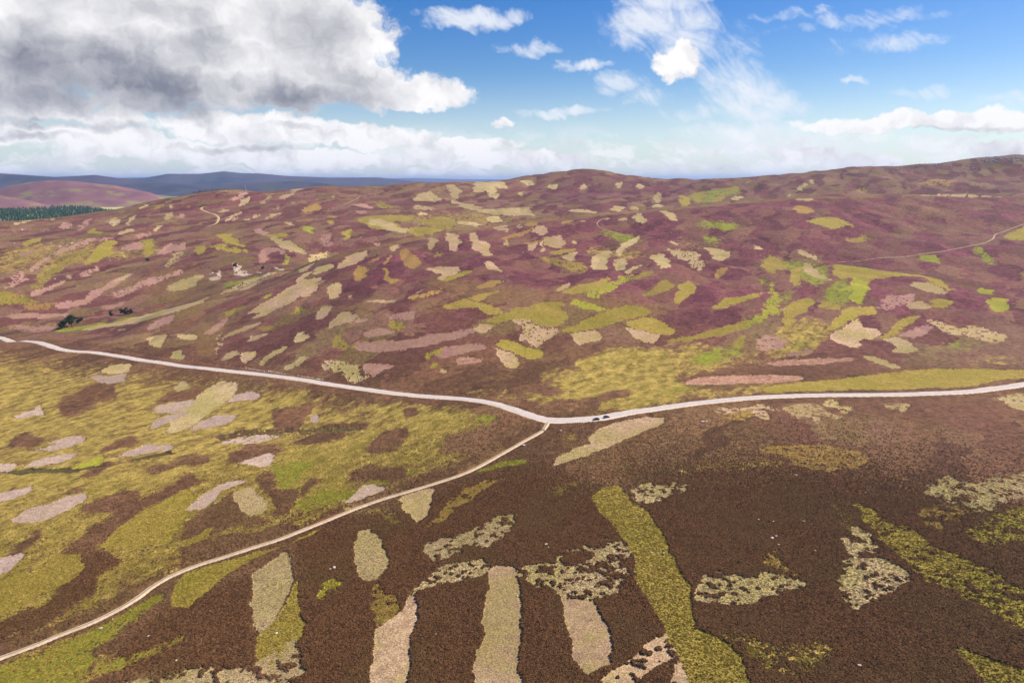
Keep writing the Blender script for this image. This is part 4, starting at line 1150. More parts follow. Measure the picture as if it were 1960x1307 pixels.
for u, v, s in [(640, 1088, .9), (632, 1091, .6), (1045, 1044, .8), (1050, 1049, .5), (193, 1202, .8), (215, 1184, .5), (1270, 1059, .6), (1247, 1058, .5), (1260, 1061, .45), (1113, 1140, .4), (835, 1216, .4), (990, 1141, .6),
                (529, 1212, .7), (338, 1266, .6), (285, 1219, .5), (1478, 1032, .9), (1485, 1028, .7), (1452, 996, .6), (1480, 1000, .6), (1490, 1044, .6), (1538, 999, .6), (1550, 1005, .4), (1560, 1056, .5), (1644, 1276, .7), (1520, 1238, .4),
                (1366, 866, .6), (1523, 911, .8), (1656, 945, .6), (1073, 826, 1.0), (1002, 853, 1.4), (1345, 809, 1.3), (1352, 808, .8), (464, 954, .5), (1402, 689, .8), (1500, 593, 1.2), (1391, 544, 1.1), (1311, 563, 1.0), (1335, 546, 1.0), (1470, 463, 1.4), (1515, 461, 1.2),
                (115, 472, 3.2), (128, 470, 2.8), (137, 466, 3.4), (98, 466, 2.6), (110, 467, 2.2), (42, 440, 3.0), (28, 451, 2.4), (237, 491, 2.4), (221, 494, 1.8), (210, 499, 1.8), (27, 467, 2.6), (121, 514, 2.0), (105, 535, 2.0), (88, 539, 1.8), (278, 425, 2.6), (362, 491, 2.0),
                (839, 369, 3.4), (1114, 344, 3.0), (1377, 460, 2.2), (1399, 420, 3.4), (1384, 425, 2.0), (1438, 428, 1.8), (1285, 446, 2.0), (992, 460, 1.6), (1001, 484, 1.5), (963, 540, 1.2), (808, 568, 1.2), (1075, 699, .8)]:
    tag(boulder(u, v, s), 'pale granite boulder lying in the heather', 'boulder', 'pale boulders scattered over the moor')
# pale stones thrown up in a line beside the road ditch
lnr, zr = ROADZ
for u0, u1, v0, v1, nst in [(470, 515, 703, 710, 16), (512, 548, 707, 716, 14), (570, 622, 716, 725, 18)]:
    for k in range(nst):
        f = (k + random.random()) / nst
        tag(boulder(u0 + (u1 - u0) * f, v0 + (v1 - v0) * f + random.uniform(-.6, .6), random.uniform(.5, 1.0)), 'pale spoil stone on the bank above the road ditch', 'stone', 'spoil stones along the road ditch')
# scree on the ridge tops: uncountable stones
sv, sf = [], []
base = np.array([v.co for v in stones[0].vertices]); bfac = [tuple(q.vertices) for q in stones[0].polygons]
for u0, u1, v0, v1, cnt in [(1740, 1800, 313, 316, 70), (1880, 1965, 299, 305, 120), (1850, 1960, 303, 309, 60), (1690, 1760, 318, 322, 30), (1620, 1640, 316, 318, 18), (1780, 1880, 318, 325, 26), (1690, 1800, 326, 332, 22), (1020, 1060, 326, 334, 60), (1095, 1130, 321, 324, 50), (1880, 1950, 307, 312, 30)]:
    for k in range(cnt):
        x, y = cast(random.uniform(u0, u1), random.uniform(v0, v1)); s = random.uniform(1.2, 3.4)
        M_ = base * np.array([s * random.uniform(1, 2.2), s * random.uniform(1, 1.6), s * .7])
        a = random.uniform(0, 6.3); ca_, sa_ = math.cos(a), math.sin(a)
        M_ = np.column_stack([M_[:, 0] * ca_ - M_[:, 1] * sa_ + x, M_[:, 0] * sa_ + M_[:, 1] * ca_ + y, M_[:, 2] + ground(x, y) + .7])
        o_ = len(sv); sv += M_.tolist(); sf += [tuple(i + o_ for i in q) for q in bfac]
sc = mesh_obj('ridge_scree', sv, sf, scree_m); sc['kind'] = 'stuff'
tag(sc, 'grey scree strewn along the tops of the far ridge', 'scree')

# ------------------------------------------------------------------ tufts of heather and grass near the camera
def tuft_mat(name, c1, c2, c3):
    m, t, b = new_mat(name)
    rnd = t.n('ShaderNodeObjectInfo').outputs['Random']
    p = position(t)
    n = t.noise(p, .12, 4, .6)
    big = t.noise(p, .025, 3, .55)
    c = t.mix(t.ss(t.m('ADD', t.m('MULTIPLY', rnd, .7), t.m('MULTIPLY', n, .6)), .3, 1.0), c1, c2)
    c = t.mix(t.m('MULTIPLY', t.ss(big, .45, .65), .6), c, c3)
    c = t.mul(c, t.m('ADD', .82, t.m('MULTIPLY', rnd, .36)))
    up = t.vm('NORMALIZE', t.vm('ADD', t.vm('MULTIPLY', t.n('ShaderNodeNewGeometry').outputs['Normal'], (.45, .45, .45)), (0, 0, .75)))
    t.l.new(up, b.inputs['Normal'])
    t.l.new(c, b.inputs['Base Color'])
    return m
hm_dark = tuft_mat('heather_tuft_dark', (.066, .031, .011), (.135, .063, .025), (.100, .056, .020))
hm_mid = tuft_mat('heather_tuft_brown', (.09, .047, .018), (.165, .086, .036), (.13, .085, .025))
gm = tuft_mat('grass_tuft_leaves', (.22, .162, .024), (.43, .305, .066), (.24, .205, .022))
sm = tuft_mat('straw_tuft_leaves', (.32, .22, .11), (.55, .41, .22), (.34, .27, .08))

def pick(mask_w, n, rmax):
    """random surface points with weight, uniform per ground area"""
    area = (RR[:-1, :-1] * DTH * np.diff(R)[None, :]) * mask_w * (R[None, :-1] < rmax)
    fade = np.clip(300.0 / RR[:-1, :-1], 0, 1) ** 1.5 * (1 - sstep(360, rmax, RR[:-1, :-1]))
    wgt = (area * fade).ravel(); cs = np.cumsum(wgt); tot = cs[-1]
    k = np.searchsorted(cs, rng.random(n) * tot)
    i, jx = np.unravel_index(k, FX.shape)
    a, b_ = rng.random(n), rng.random(n)
    th = TH[i] + a * DTH; r = R[jx] + b_ * (R[jx + 1] - R[jx])
    z_ = (ZS[i, jx] * (1 - a) + ZS[i + 1, jx] * a) * (1 - b_) + (ZS[i, jx + 1] * (1 - a) + ZS[i + 1, jx + 1] * a) * b_
    return np.column_stack([r * np.sin(th), r * np.cos(th), z_])
vis = (TAN >= RUN - 4e-3)[:-1, :-1]
rdm = (rb > 1.2)[:-1, :-1]
code_of = np.array([ord('h')] + [ord(c) for c, _ in pinfo], np.int32)[owner + 1]
gmask = sstep(.35, .65, gf + (isl - .5) * .7)
is_h = (code_of == ord('h'))
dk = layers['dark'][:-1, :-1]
def scatter(name, pts, mat, rad, hgt, label, cat, spike):
    n = len(pts)
    me = bpy.data.meshes.new(name)
    me.vertices.add(n); me.vertices.foreach_set('co', pts.astype(np.float32).ravel())
    a = me.attributes.new('tuft_scale', 'FLOAT_VECTOR', 'POINT')
    s = rng.uniform(.65, 1.35, n); sc_ = np.column_stack([s * rng.uniform(.8, 1.3, n), s * rng.uniform(.8, 1.3, n), s * rng.uniform(.7, 1.3, n)])
    a.data.foreach_set('vector', sc_.astype(np.float32).ravel())
    a = me.attributes.new('tuft_turn', 'FLOAT_VECTOR', 'POINT')
    rt = np.column_stack([rng.normal(0, .15, n), rng.normal(0, .15, n), rng.uniform(0, 6.28, n)])
    a.data.foreach_set('vector', rt.astype(np.float32).ravel())
    me.update()
    o = bpy.data.objects.new(name, me); C.objects.link(o)
    # one tuft: a ring of leaning, ragged sprays
    r_ = random.Random(len(name)); vs, fs = [], []
    ns = 9 if spike else 7
    for q in range(ns):
        an = q * 6.283 / ns + r_.uniform(-.3, .3); rr_ = rad * r_.uniform(.15, .75); w_ = rad * (.22 if spike else .55) * r_.uniform(.8, 1.2)
        hx, hy = math.cos(an) * rr_, math.sin(an) * rr_; lean = rad * (.5 if spike else .35)
        tx, ty = math.cos(an) * (rr_ + lean), math.sin(an) * (rr_ + lean); h_ = hgt * r_.uniform(.7, 1.1)
        o_ = len(vs)
        px, py = -math.sin(an) * w_, math.cos(an) * w_
        if spike:
            vs += [(hx - px, hy - py, -.1), (hx + px, hy + py, -.1), (tx, ty, h_), (hx * .3, hy * .3, h_ * .5)]
            fs += [(o_, o_ + 1, o_ + 2), (o_ + 1, o_ + 3, o_ + 2), (o_ + 3, o_, o_ + 2)]
        else:
            vs += [(hx * .1 - px, hy * .1 - py, -.1), (hx * .1 + px, hy * .1 + py, -.1), (tx + px * .8, ty + py * .8, h_ * .55), (tx - px * .8, ty - py * .8, h_ * .45), (hx * .8 + px * .3, hy * .8 + py * .3, h_), (hx * .8 - px * .5, hy * .8 - py * .5, h_ * .92), (tx * 1.15, ty * 1.15, -.1)]
            fs += [(o_ + 2, o_ + 4, o_ + 5, o_ + 3), (o_, o_ + 3, o_ + 5), (o_ + 1, o_ + 4, o_ + 2), (o_ + 3, o_ + 6, o_ + 2), (o_ + 4, o_ + 1, o_, o_ + 5)]
    tm = bpy.data.meshes.new(name + '_tuft'); tm.from_pydata(vs, [], fs); tm.materials.append(mat); tm.update()
    to = bpy.data.objects.new(name + '_tuft', tm)          # source of the instances, not linked to the scene
    ng = bpy.data.node_groups.new(name, 'GeometryNodeTree')
    ng.interface.new_socket('Geometry', in_out='INPUT', socket_type='NodeSocketGeometry')
    ng.interface.new_socket('Geometry', in_out='OUTPUT', socket_type='NodeSocketGeometry')
    N_ = ng.nodes; gi = N_.new('NodeGroupInput'); go = N_.new('NodeGroupOutput')
    ip = N_.new('GeometryNodeInstanceOnPoints'); oi = N_.new('GeometryNodeObjectInfo'); oi.inputs['Object'].default_value = to
    a1 = N_.new('GeometryNodeInputNamedAttribute'); a1.data_type = 'FLOAT_VECTOR'; a1.inputs['Name'].default_value = 'tuft_scale'
    a2 = N_.new('GeometryNodeInputNamedAttribute'); a2.data_type = 'FLOAT_VECTOR'; a2.inputs['Name'].default_value = 'tuft_turn'
    e2r = N_.new('FunctionNodeEulerToRotation')
    L_ = ng.links
    L_.new(gi.outputs[0], ip.inputs['Points']); L_.new(oi.outputs['Geometry'], ip.inputs['Instance'])
    L_.new(a1.outputs[0], ip.inputs['Scale']); L_.new(a2.outputs[0], e2r.inputs[0]); L_.new(e2r.outputs[0], ip.inputs['Rotation'])
    L_.new(ip.outputs[0], go.inputs[0])
    md = o.modifiers.new('tufts', 'NODES'); md.node_group = ng
    o['kind'] = 'stuff'; o['label'] = label; o['category'] = cat
    return o
RM = 520
hd = vis & rdm & is_h
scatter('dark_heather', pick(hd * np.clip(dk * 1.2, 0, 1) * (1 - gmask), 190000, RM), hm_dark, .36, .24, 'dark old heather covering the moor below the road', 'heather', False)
scatter('brown_heather', pick(hd * np.clip(1 - dk, .0, 1) * (1 - gmask), 90000, RM), hm_mid, .36, .22, 'brown heather growing among the grass left of the track', 'heather', False)
gsel = vis & rdm & (((code_of == ord('g')) | (code_of == ord('l')) | (code_of == ord('o'))) | (is_h & (gmask > .4)))
scatter('moor_grass', pick(gsel.astype(float), 70000, RM), gm, .30, .17, 'yellow green tussocks of moor grass', 'grass', True)
ssel = vis & rdm & (code_of == ord('s'))
scatter('straw_grass', pick(ssel.astype(float), 20000, RM), sm, .28, .13, 'straw coloured tussocks on the old burnt ground', 'grass', True)

# ------------------------------------------------------------------ far country
def height_sheet(name, u0, u1, y0, y1, fn, mat, nu=160, nv=60):
    us = np.linspace(u0, u1, nu); ys = np.linspace(y0, y1, nv)
    U_, Y_ = np.meshgrid(us, ys, indexing='ij')
    X_ = (U_ - CU) / F * Y_
    Z_ = fn(U_, Y_, X_)
    ii = np.arange(nu * nv).reshape(nu, nv)
    q = np.stack([ii[:-1, :-1], ii[1:, :-1], ii[1:, 1:], ii[:-1, 1:]], -1).reshape(-1, 4)
    o = sheet(name, q, mat, None, np.stack([X_, Y_, Z_], -1).reshape(-1, 3).astype(np.float32))
    o['kind'] = 'structure'
    return o
def far_mat(name, cols, scale, grain=.2):
    m, t, b = new_mat(name)
    p = position(t)
    n = t.noise(p, scale, 6, .6, .4); n2 = t.noise(p, scale * 3.3, 5, .6)
    c = t.mix(t.ss(n, .38, .55), cols[0], cols[1])
    if len(cols) > 2: c = t.mix(t.ss(n2, .52, .66), c, cols[2])
    t.l.new(t.mul(c, t.ss(n2, .2, .8, 1 - grain, 1 + grain)), b.inputs['Base Color'])
    return m
def ridge(profile, crest_y, base_z, width, seed, rough_amp):
    """hill whose crest follows photo points (u, v) at distance crest_y"""
    pu = np.array([p[0] for p in profile]); pz = np.array([CAMZ + pix(*p)[2] * crest_y for p in profile])
    def fn(U_, Y_, X_):
        zc = np.interp(U_, pu, pz)
        s = (Y_ - crest_y) / width
        sh = np.exp(-(s * s) * 2.2)
        rel = (fbm(X_ / (width * .5), Y_ / (width * .5), 5, seed) - .5)
        return base_z + (zc - base_z) * sh + rel * rough_amp * (1 - np.exp(-(s * s) * 6))
    return fn
valley_m = far_mat('valley_fields', ((.09, .13, .05), (.18, .21, .07), (.10, .08, .06)), .0012)
purple_m = far_mat('far_heather', ((.16, .075, .085), (.21, .10, .10), (.20, .17, .06)), .0022)
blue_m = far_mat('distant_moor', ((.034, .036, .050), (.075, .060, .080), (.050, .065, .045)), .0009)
height_sheet('valley_ground', -700, 2700, 2500, 60000, lambda U_, Y_, X_: -4 + (fbm(X_ / 900, Y_ / 900, 3, 71) - .5) * 6 - (Y_ - 2500) * .0006, valley_m, 120, 160)
height_sheet('heather_hill', -350, 470, 3900, 6200, ridge([(-350, 372), (-100, 378), (0, 368), (40, 357), (80, 349), (110, 346), (150, 346), (190, 350), (240, 355), (300, 368), (345, 384), (400, 400), (470, 410)], 4900, -20, 620, 73, 30), purple_m, 180, 90)
height_sheet('low_heather_spur', -350, 140, 3700, 4700, ridge([(-350, 350), (-60, 362), (0, 369), (40, 377), (80, 385), (110, 393), (140, 402)], 4250, -22, 330, 74, 12), purple_m, 90, 60)
height_sheet('western_ridge', -600, 620, 7000, 11000, ridge([(-600, 345), (-200, 325), (0, 330), (60, 334), (130, 339), (170, 337), (205, 335), (240, 340), (300, 347), (400, 356), (620, 366)], 9000, -20, 900, 75, 60), blue_m, 200, 70)
height_sheet('peaked_ridge', -100, 1000, 10500, 15500, ridge([(-100, 352), (240, 341), (300, 340), (340, 333), (400, 333), (445, 328), (480, 332), (510, 332), (560, 337), (640, 340), (730, 340), (800, 347), (900, 352), (1000, 356)], 13000, -20, 1300, 76, 80), blue_m, 220, 70)
height_sheet('dark_forest_ridge', 330, 780, 6800, 9600, ridge([(330, 372), (400, 360), (440, 352), (500, 350), (560, 347), (590, 346), (640, 352), (700, 362), (780, 372)], 8200, -20, 700, 78, 40), blue_m, 120, 60)
height_sheet('little_peak', 620, 860, 15000, 19000, ridge([(620, 356), (690, 347), (715, 342), (732, 340), (750, 342), (790, 346), (860, 352)], 17000, -30, 900, 79, 30), blue_m, 80, 50)
height_sheet('faint_ridge', -400, 2500, 26000, 34000, ridge([(-400, 338), (300, 342), (700, 342), (800, 341), (880, 343), (1000, 344), (1500, 342), (2500, 340)], 30000, -40, 2000, 77, 60), blue_m, 160, 40)

# pasture in the valley
past = simple_mat('pasture_grass', (.36, .38, .13), (.46, .46, .18), .004, .15, .95, .1, 0)
def flat_field(name, s, yref, z):
    pts = [by_z(u, v, z) for u, v in parse(s)]
    n = len(pts); c = np.mean(np.array(pts), 0)
    o = mesh_obj(name, pts + [tuple(c)], [(i, (i + 1) % n, n) for i in range(n)], past); o['kind'] = 'structure'
flat_field('pasture', "146,391 168,389 186,396 206,402 232,400 240,396 300,392 250,388 200,392", 4000, -1)

# conifers
con_m = simple_mat('conifer_needles', (.026, .054, .026), (.046, .088, .038), .05, .3, .95, .1, 0)
def cone_tree(h, r, r_, vs, fs, org):
    for k in range(3):
        z0, z1, rr_ = h * (.08 + .27 * k), h * (.55 + .225 * k), r * (1 - .27 * k)
        o_ = len(vs)
        for q in range(6):
            a = q * 1.047 + r_.uniform(-.2, .2); s = rr_ * r_.uniform(.75, 1.2)
            vs.append((org[0] + math.cos(a) * s, org[1] + math.sin(a) * s, org[2] + z0))
        vs.append((org[0], org[1], org[2] + z1))
        fs += [(o_ + q, o_ + (q + 1) % 6, o_ + 6) for q in range(6)]
r_ = random.Random(5); vs, fs = [], []
def wood(poly_s, count, zg, h0, h1):
    pl = np.array([by_z(u, v, zg)[:2] for u, v in parse(poly_s)])
    lo, hi = pl.min(0), pl.max(0); k = 0; tries = 0
    while k < count and tries < count * 30:
        tries += 1
        x, y = r_.uniform(lo[0], hi[0]), r_.uniform(lo[1], hi[1])
        if inside(np.array([x]), np.array([y]), pl)[0]:
            h = r_.uniform(h0, h1); o_ = len(vs)
            vs.extend([(x + math.cos(q * 1.2566) * h * .22, y + math.sin(q * 1.2566) * h * .22, zg + h * .12) for q in range(5)]); vs.append((x, y, zg + h))
            fs.extend([(o_ + q, o_ + (q + 1) % 5, o_ + 5) for q in range(5)]); k += 1
wood("-120,396 0,392 60,388 120,391 150,394 175,400 215,405 260,402 330,396 300,404 210,424 -120,432", 4200, -4, 9, 20)
wood("130,386 200,384 300,386 345,383 330,392 240,389 150,390", 1300, -5, 12, 20)
fo = mesh_obj('conifer_plantation', vs, fs, con_m); fo['kind'] = 'stuff'
tag(fo, 'dark green conifer plantation filling the valley beyond the left hill', 'forest')
r_ = random.Random(9)
protos = []
for k in range(3):
    vs, fs = [], []
    cone_tree(9.0, 2.6, r_, vs, fs, (0, 0, 0))
    me = bpy.data.meshes.new('crown'); me.from_pydata(vs, [], fs); me.materials.append(con_m); me.update(); protos.append(me)
bark_m = simple_mat('tree_bark', (.05, .035, .022), (.09, .065, .045), 2, .2)
def trunk_mesh(h, r0, r1):
    vs = [(math.cos(q * 1.047) * r0, math.sin(q * 1.047) * r0, -.3) for q in range(6)] + [(math.cos(q * 1.047) * r1, math.sin(q * 1.047) * r1, h) for q in range(6)]
    me = bpy.data.meshes.new('trunk'); me.from_pydata(vs, [], [(q, (q + 1) % 6, 6 + (q + 1) % 6, 6 + q) for q in range(6)]); me.materials.append(bark_m); me.update(); return me
tmesh = trunk_mesh(1.6, .22, .16)
for k in range(34):
    u = 372 + 76 * k / 33 + r_.uniform(-1, 1); v = 372 - 10 * min(1, (u - 372) / 50)
    a, _, _, Xp = pix(u, v)
    i = int((a - TH[0]) / DTH); jj = int(np.argmax(TAN[i])) - 1
    x, y = R[jj] * math.sin(a), R[jj] * math.cos(a)
    tr = empty('conifer', (x, y, Z[i, jj] - .2)); s = r_.uniform(.45, 1.0) * (1 if u < 432 else .6)
    tr.scale = (s, s, s)
    tag(tr, 'small dark conifer in the row along the hill crest', 'tree', 'conifers along the hill crest')
    for nm, me in (('crown', protos[k % 3]), ('trunk', tmesh)):
        c = bpy.data.objects.new(nm, me); C.objects.link(c); c.parent = tr
# mast
steel = simple_mat('galvanised_steel', (.55, .55, .55), (.65, .65, .65), 1, .05, .5, .5, 0)
a, _, _, _ = pix(470, 365); i = int((a - TH[0]) / DTH); jj = int(np.argmax(TAN[i])) - 1
mx, my, mz = R[jj] * math.sin(a), R[jj] * math.cos(a), Z[i, jj]
ms = empty('radio_mast', (mx, my, mz)); tag(ms, 'slim grey radio mast on the crest by the conifers', 'mast')
def tube(p0, p1, r0, r1=None, n=6):
    p0, p1 = Vector(p0), Vector(p1); q = (p1 - p0).to_track_quat('Z', 'Y'); r1 = r0 if r1 is None else r1
    vs = [p0 + q @ Vector((math.cos(k * 6.2832 / n) * r0, math.sin(k * 6.2832 / n) * r0, 0)) for k in range(n)] + [p1 + q @ Vector((math.cos(k * 6.2832 / n) * r1, math.sin(k * 6.2832 / n) * r1, 0)) for k in range(n)]
    fs = [(k, (k + 1) % n, n + (k + 1) % n, n + k) for k in range(n)] + [tuple(range(n - 1, -1, -1)), tuple(range(n, 2 * n))]
    return vs, fs
def join(parts):
    vs, fs = [], []
    for v, f in parts:
        o_ = len(vs); vs += [tuple(q) for q in v]; fs += [tuple(i + o_ for i in q) for q in f]
    return vs, fs
def box(cx, cy, cz, sx, sy, sz):
    vs = [(cx + dx_ * sx / 2, cy + dy_ * sy / 2, cz + dz_ * sz / 2) for dx_ in (-1, 1) for dy_ in (-1, 1) for dz_ in (-1, 1)]
    return vs, [(0, 1, 3, 2), (4, 6, 7, 5), (0, 4, 5, 1), (2, 3, 7, 6), (0, 2, 6, 4), (1, 5, 7, 3)]
mesh_obj('pole', *tube((0, 0, -1), (0, 0, 20), .5, .28), steel, ms)
mesh_obj('antenna', *join([tube((-.9, 0, 16), (-.9, 0, 19), .22), tube((.9, 0, 16), (.9, 0, 19), .22), tube((-.9, 0, 17), (.9, 0, 17), .1)]), steel, ms)
mesh_obj('equipment_cabin', *box(3, 0, 1.2, 3.5, 2.5, 2.6), steel, ms)

# broadleaf trees and scrub in the glen
leaf_m = tuft_mat('birch_leaves', (.020, .042, .012), (.045, .085, .022), (.03, .06, .015))
def leafy(name, u, v, wpx, hpx, label, group, seed, mat=leaf_m):
    x, y = cast(u, v); D = math.hypot(x, y); s = D / F
    i = int((math.atan2(x, y) - TH[0]) / DTH); jj = int(np.searchsorted(R, D))
    W_, H_ = wpx * s * .82, hpx * s * .82
    r_ = random.Random(seed)
    tr = empty(name, (x, y, float(Z[i, jj]))); tag(tr, label, 'tree', group)
    # trunk with limbs
    parts = [tube((0, 0, -.5), (r_.uniform(-.3, .3), 0, H_ * .5), W_ * .035, W_ * .02)]
    cl = []
    for k in range(9):
        an = r_.uniform(0, 6.28); rr_ = W_ * .34 * math.sqrt(r_.random()); zz = H_ * r_.uniform(.28, .82)
        c = Vector((math.cos(an) * rr_, math.sin(an) * rr_, zz)); cl.append((c, W_ * r_.uniform(.16, .27)))
        parts.append(tube((0, 0, H_ * .25), c, W_ * .014, W_ * .006, 5))
    mesh_obj('trunk', *join(parts), bark_m, tr)
    vs, fs = [], []
    for c, rad in cl:
        for k in range(150):
            d = Vector((r_.gauss(0, 1), r_.gauss(0, 1), r_.gauss(0, 1))).normalized() * rad * r_.random() ** .4
            d.z *= .85
            q = Vector((r_.gauss(0, 1), r_.gauss(0, 1), r_.gauss(0, 1))).normalized(); e = q.orthogonal().normalized(); g = q.cross(e)
            ls = W_ * .035 * r_.uniform(.7, 1.5); o_ = len(vs); cc = c + d
            vs += [tuple(cc + e * ls), tuple(cc + g * ls * .8), tuple(cc - e * ls), tuple(cc - g * ls * .8)]; fs.append((o_, o_ + 1, o_ + 2, o_ + 3))
    mesh_obj('crown', vs, fs, mat, tr)
    return tr
for k, (u, v, w_, h_, lb) in enumerate([(120, 630, 20, 19, 'broad dark tree at the lower end of the clump by the stream'), (138, 626, 22, 27, 'tallest dark green tree in the clump by the stream'), (154, 619, 15, 18, 'round dark tree at the upper end of the clump by the stream'),
                               (214, 607, 11, 15, 'small dark tree standing alone above the stream'), (238, 603, 17, 18, 'bushy dark tree beside the stream bank'), (251, 600, 13, 10, 'low dark thicket beside the stream bank')]):
    leafy('birch_tree', u, v, w_, h_, lb, 'trees along the stream', 40 + k)
for k, (u, v, w_, h_, lb) in enumerate([(451, 514, 12, 12, 'dark bush among the pale rock streaks of the crag'), (503, 517, 9, 9, 'small dark bush at the foot of the crag'), (283, 501, 9, 8, 'dark shrub below the olive strip on the left hill')]):
    leafy('hillside_bush', u, v, w_, h_, lb, 'bushes on the left hill', 60 + k)

# ------------------------------------------------------------------ marker posts and gate by the junction
white = simple_mat('white_paint', (.78, .78, .76), (.85, .85, .83), 3, .03, .6, .3, 0)
black = simple_mat('black_paint', (.03, .03, .03), (.05, .05, .05), 3, .03, .6, .3, 0)
wood_m = simple_mat('weathered_timber', (.10, .08, .06), (.17, .14, .11), 4, .2)
def surf(x, y):
    i = int(np.clip((math.atan2(x, y) - TH[0]) / DTH, 0, NTH - 2)); jj = int(np.clip(np.searchsorted(R, math.hypot(x, y)) - 1, 0, NR - 2)); return float(ZS[i, jj])
def marker(u, v, label):
    x, y = cast(u, v)
    p_ = empty('marker_post', (x, y, surf(x, y) - .1)); tag(p_, label, 'post', 'roadside marker posts')
    mesh_obj('post', *box(0, 0, .8, .16, .16, 1.7), white, p_); mesh_obj('band', *box(0, 0, 1.25, .18, .18, .25), black, p_); mesh_obj('cap', *box(0, 0, 1.68, .2, .2, .06), white, p_)
marker(992, 778, 'white marker post on the bank above the road bend')
marker(1021, 790, 'white marker post on the outer side of the bend near the junction')
gx, gy = cast(1036, 823)
gd = math.atan2(*(np.array(cast(1046, 815)) - np.array(cast(1030, 830)))[::-1]) + math.pi / 2
gt = empty('track_gate', (gx, gy, ground(gx, gy) - .1), gd); tag(gt, 'weathered timber gate across the mouth of the sandy track', 'gate')
for s in (-2.3, 2.3): mesh_obj('gate_post', *box(s, 0, .75, .22, .22, 1.6), wood_m, gt)
for k in range(4): mesh_obj('rail', *box(0, 0, .35 + .27 * k, 4.35, .06, .09), wood_m, gt)
mesh_obj('brace', *tube((-2.1, .06, .35), (2.1, .06, 1.16), .045), wood_m, gt)

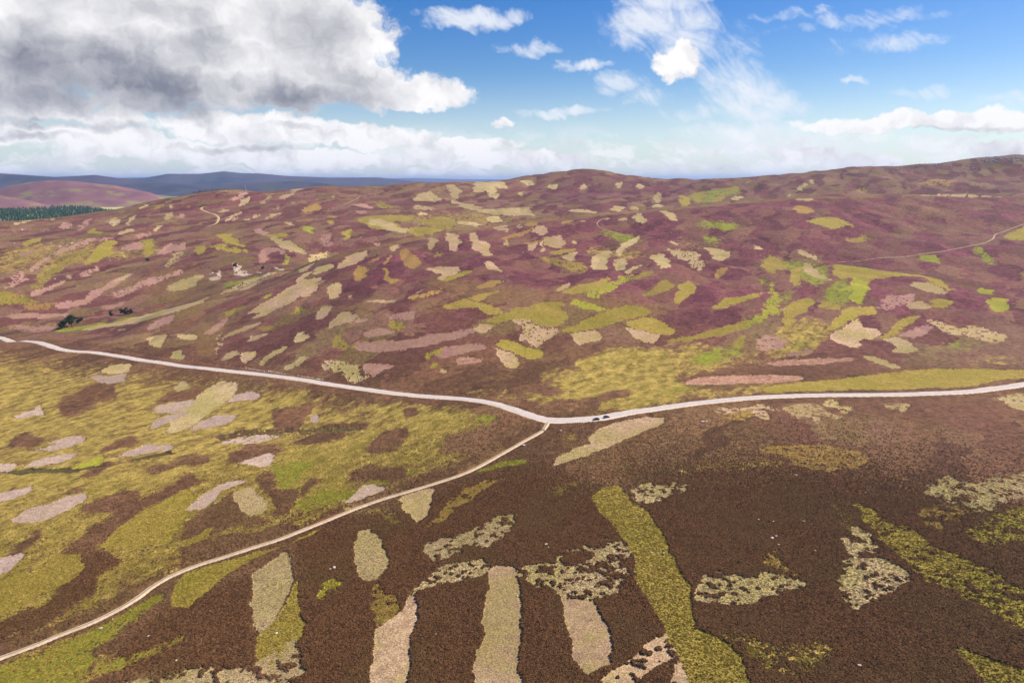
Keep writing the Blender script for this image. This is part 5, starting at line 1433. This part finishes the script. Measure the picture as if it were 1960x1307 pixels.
# ------------------------------------------------------------------ two parked cars
def car_paint(name, col):
    m, t, b = new_mat(name, .28, .5); b.inputs['Base Color'].default_value = col + (1,); b.inputs['Coat Weight'].default_value = .6; b.inputs['Coat Roughness'].default_value = .08; return m
glass = car_paint('car_glass', (.015, .017, .02)); tyre_m = car_paint('tyre_rubber', (.02, .02, .02)); tyre_m.node_tree.nodes['Principled BSDF'].inputs['Roughness'].default_value = .85
rim_m = car_paint('alloy_rim', (.45, .45, .47)); lamp_m = car_paint('clear_lamp', (.8, .8, .8)); red_m = car_paint('red_lamp', (.35, .02, .02)); trim_m = car_paint('black_trim', (.03, .03, .03))
def car(x, y, z, rz, paint, label, estate):
    r = empty('parked_car', (x, y, z), rz); tag(r, label, 'car', 'cars parked at the roadside')
    L, W_ = 4.4, 1.8
    # side outline (x forward), lower body then glasshouse
    body = [(-2.2, .35), (-2.2, .75), (-2.12, .98), (-1.2, 1.02), (.85, .98), (1.75, .86), (2.12, .72), (2.2, .5), (2.15, .3), (1.75, .25), (-1.75, .25)]
    def loft(outline, ws):
        n = len(outline); vs = []
        for s, k in ((-1, 1), (-.82, 1.0), (.82, 1.0), (1, 1)):
            for px, pz in outline:
                edge = abs(s) == 1
                vs.append((px * (.985 if edge else 1), s * ws / 2, pz + (0.03 if not edge and pz > .8 else 0)))
        fs = []
        for q in range(3):
            for i in range(n): fs.append((q * n + i, q * n + (i + 1) % n, (q + 1) * n + (i + 1) % n, (q + 1) * n + i))
        fs += [tuple(range(n))[::-1], tuple(range(3 * n, 4 * n))]
        return vs, fs
    mesh_obj('body', *loft(body, W_), paint, r)
    rear = -2.02 if estate else -1.75
    gh_b = [(rear, 1.0), (1.0, .98)]; gh_t = [(rear + (.25 if estate else .55), 1.44), (.25, 1.46)]
    vs = []
    for (px, pz), wdt in ((gh_b[0], 1.66), (gh_b[1], 1.66), (gh_t[1], 1.3), (gh_t[0], 1.3)): vs += [(px, -wdt / 2, pz), (px, wdt / 2, pz)]
    mesh_obj('window_band', vs, [(0, 2, 4, 6), (1, 7, 5, 3), (0, 6, 7, 1), (2, 3, 5, 4), (6, 4, 5, 7), (0, 1, 3, 2)], glass, r)
    rt, rf = gh_t[0][0] - .04, gh_t[1][0] + .06
    mesh_obj('roof', *box((rt + rf) / 2, 0, 1.475, rf - rt, 1.32, .05), paint, r)
    for s in (-1, 1):
        for px in ((-.35,) if not estate else (-.35, -1.25)):
            mesh_obj('pillar', *tube((px, s * .835, 1.0), (px - .02, s * .662, 1.46), .05, n=4), paint, r)
        mesh_obj('wing_mirror', *box(.75, s * .98, 1.02, .16, .2, .13), paint, r)
        mesh_obj('headlight', *box(2.08, s * .66, .68, .22, .36, .15), lamp_m, r)
        mesh_obj('tail_light', *box(-2.17, s * .72, .84, .1, .24, .2), red_m, r)
        for px in (-1.35, 1.38):
            wv, wf = tube((px, s * .70, .32), (px, s * .91, .32), .32, n=14)
            wh = mesh_obj('wheel', wv, wf, tyre_m, r)
            mesh_obj('rim', *tube((px, s * .90, .32), (px, s * .925, .32), .2, n=10), rim_m, wh)
    mesh_obj('front_bumper', *box(2.17, 0, .38, .12, 1.7, .2), trim_m, r); mesh_obj('rear_bumper', *box(-2.2, 0, .42, .1, 1.7, .2), trim_m, r)
    mesh_obj('number_plate', *box(-2.255, 0, .62, .012, .52, .12), white, r)
lnr, zr = ROADZ
def on_road(u, v):
    x, y = cast(u, v); k = int(np.argmin(np.hypot(lnr[:, 0] - x, lnr[:, 1] - y))); d = lnr[min(k + 1, len(lnr) - 1)] - lnr[k - 1]
    return x, y, zr[k] + .07, math.atan2(d[1], d[0]), lnr[k]
navy = car_paint('dark_navy_paint', (.020, .022, .045)); slate = car_paint('slate_blue_paint', (.050, .052, .085))
x, y, z, ang, _ = on_road(1141, 803.5)
car(x, y, z, ang + math.pi, slate, 'slate blue car parked on the verge, the nearer one to the track mouth', False)
x, y, z, ang, _ = on_road(1161, 799)
car(x, y, z, ang, navy, 'dark navy car parked on the verge, the farther one from the track mouth', True)

# ------------------------------------------------------------------ the air
hz = bpy.data.meshes.new('haze')
vs, fs = box(0, 27000, 150, 84000, 62000, 900)
vs = [(x, y, max(min(z, 420), -110)) for x, y, z in vs]
hz.from_pydata(vs, [], fs)
hm = bpy.data.materials.new('thin_haze'); hm.use_nodes = True
hm.node_tree.nodes.clear()
ho = hm.node_tree.nodes.new('ShaderNodeOutputMaterial'); hv = hm.node_tree.nodes.new('ShaderNodeVolumePrincipled')
hv.inputs['Color'].default_value = (.42, .60, 1.0, 1); hv.inputs['Density'].default_value = 3.0e-5; hv.inputs['Anisotropy'].default_value = 0.1
hm.node_tree.links.new(hv.outputs[0], ho.inputs['Volume'])
hm.cycles.homogeneous_volume = True
hz.materials.append(hm); hz.update()
ho_ = bpy.data.objects.new('haze', hz); C.objects.link(ho_); ho_['kind'] = 'stuff'
ho_['label'] = 'thin blue haze over the far hills'; ho_['category'] = 'haze'
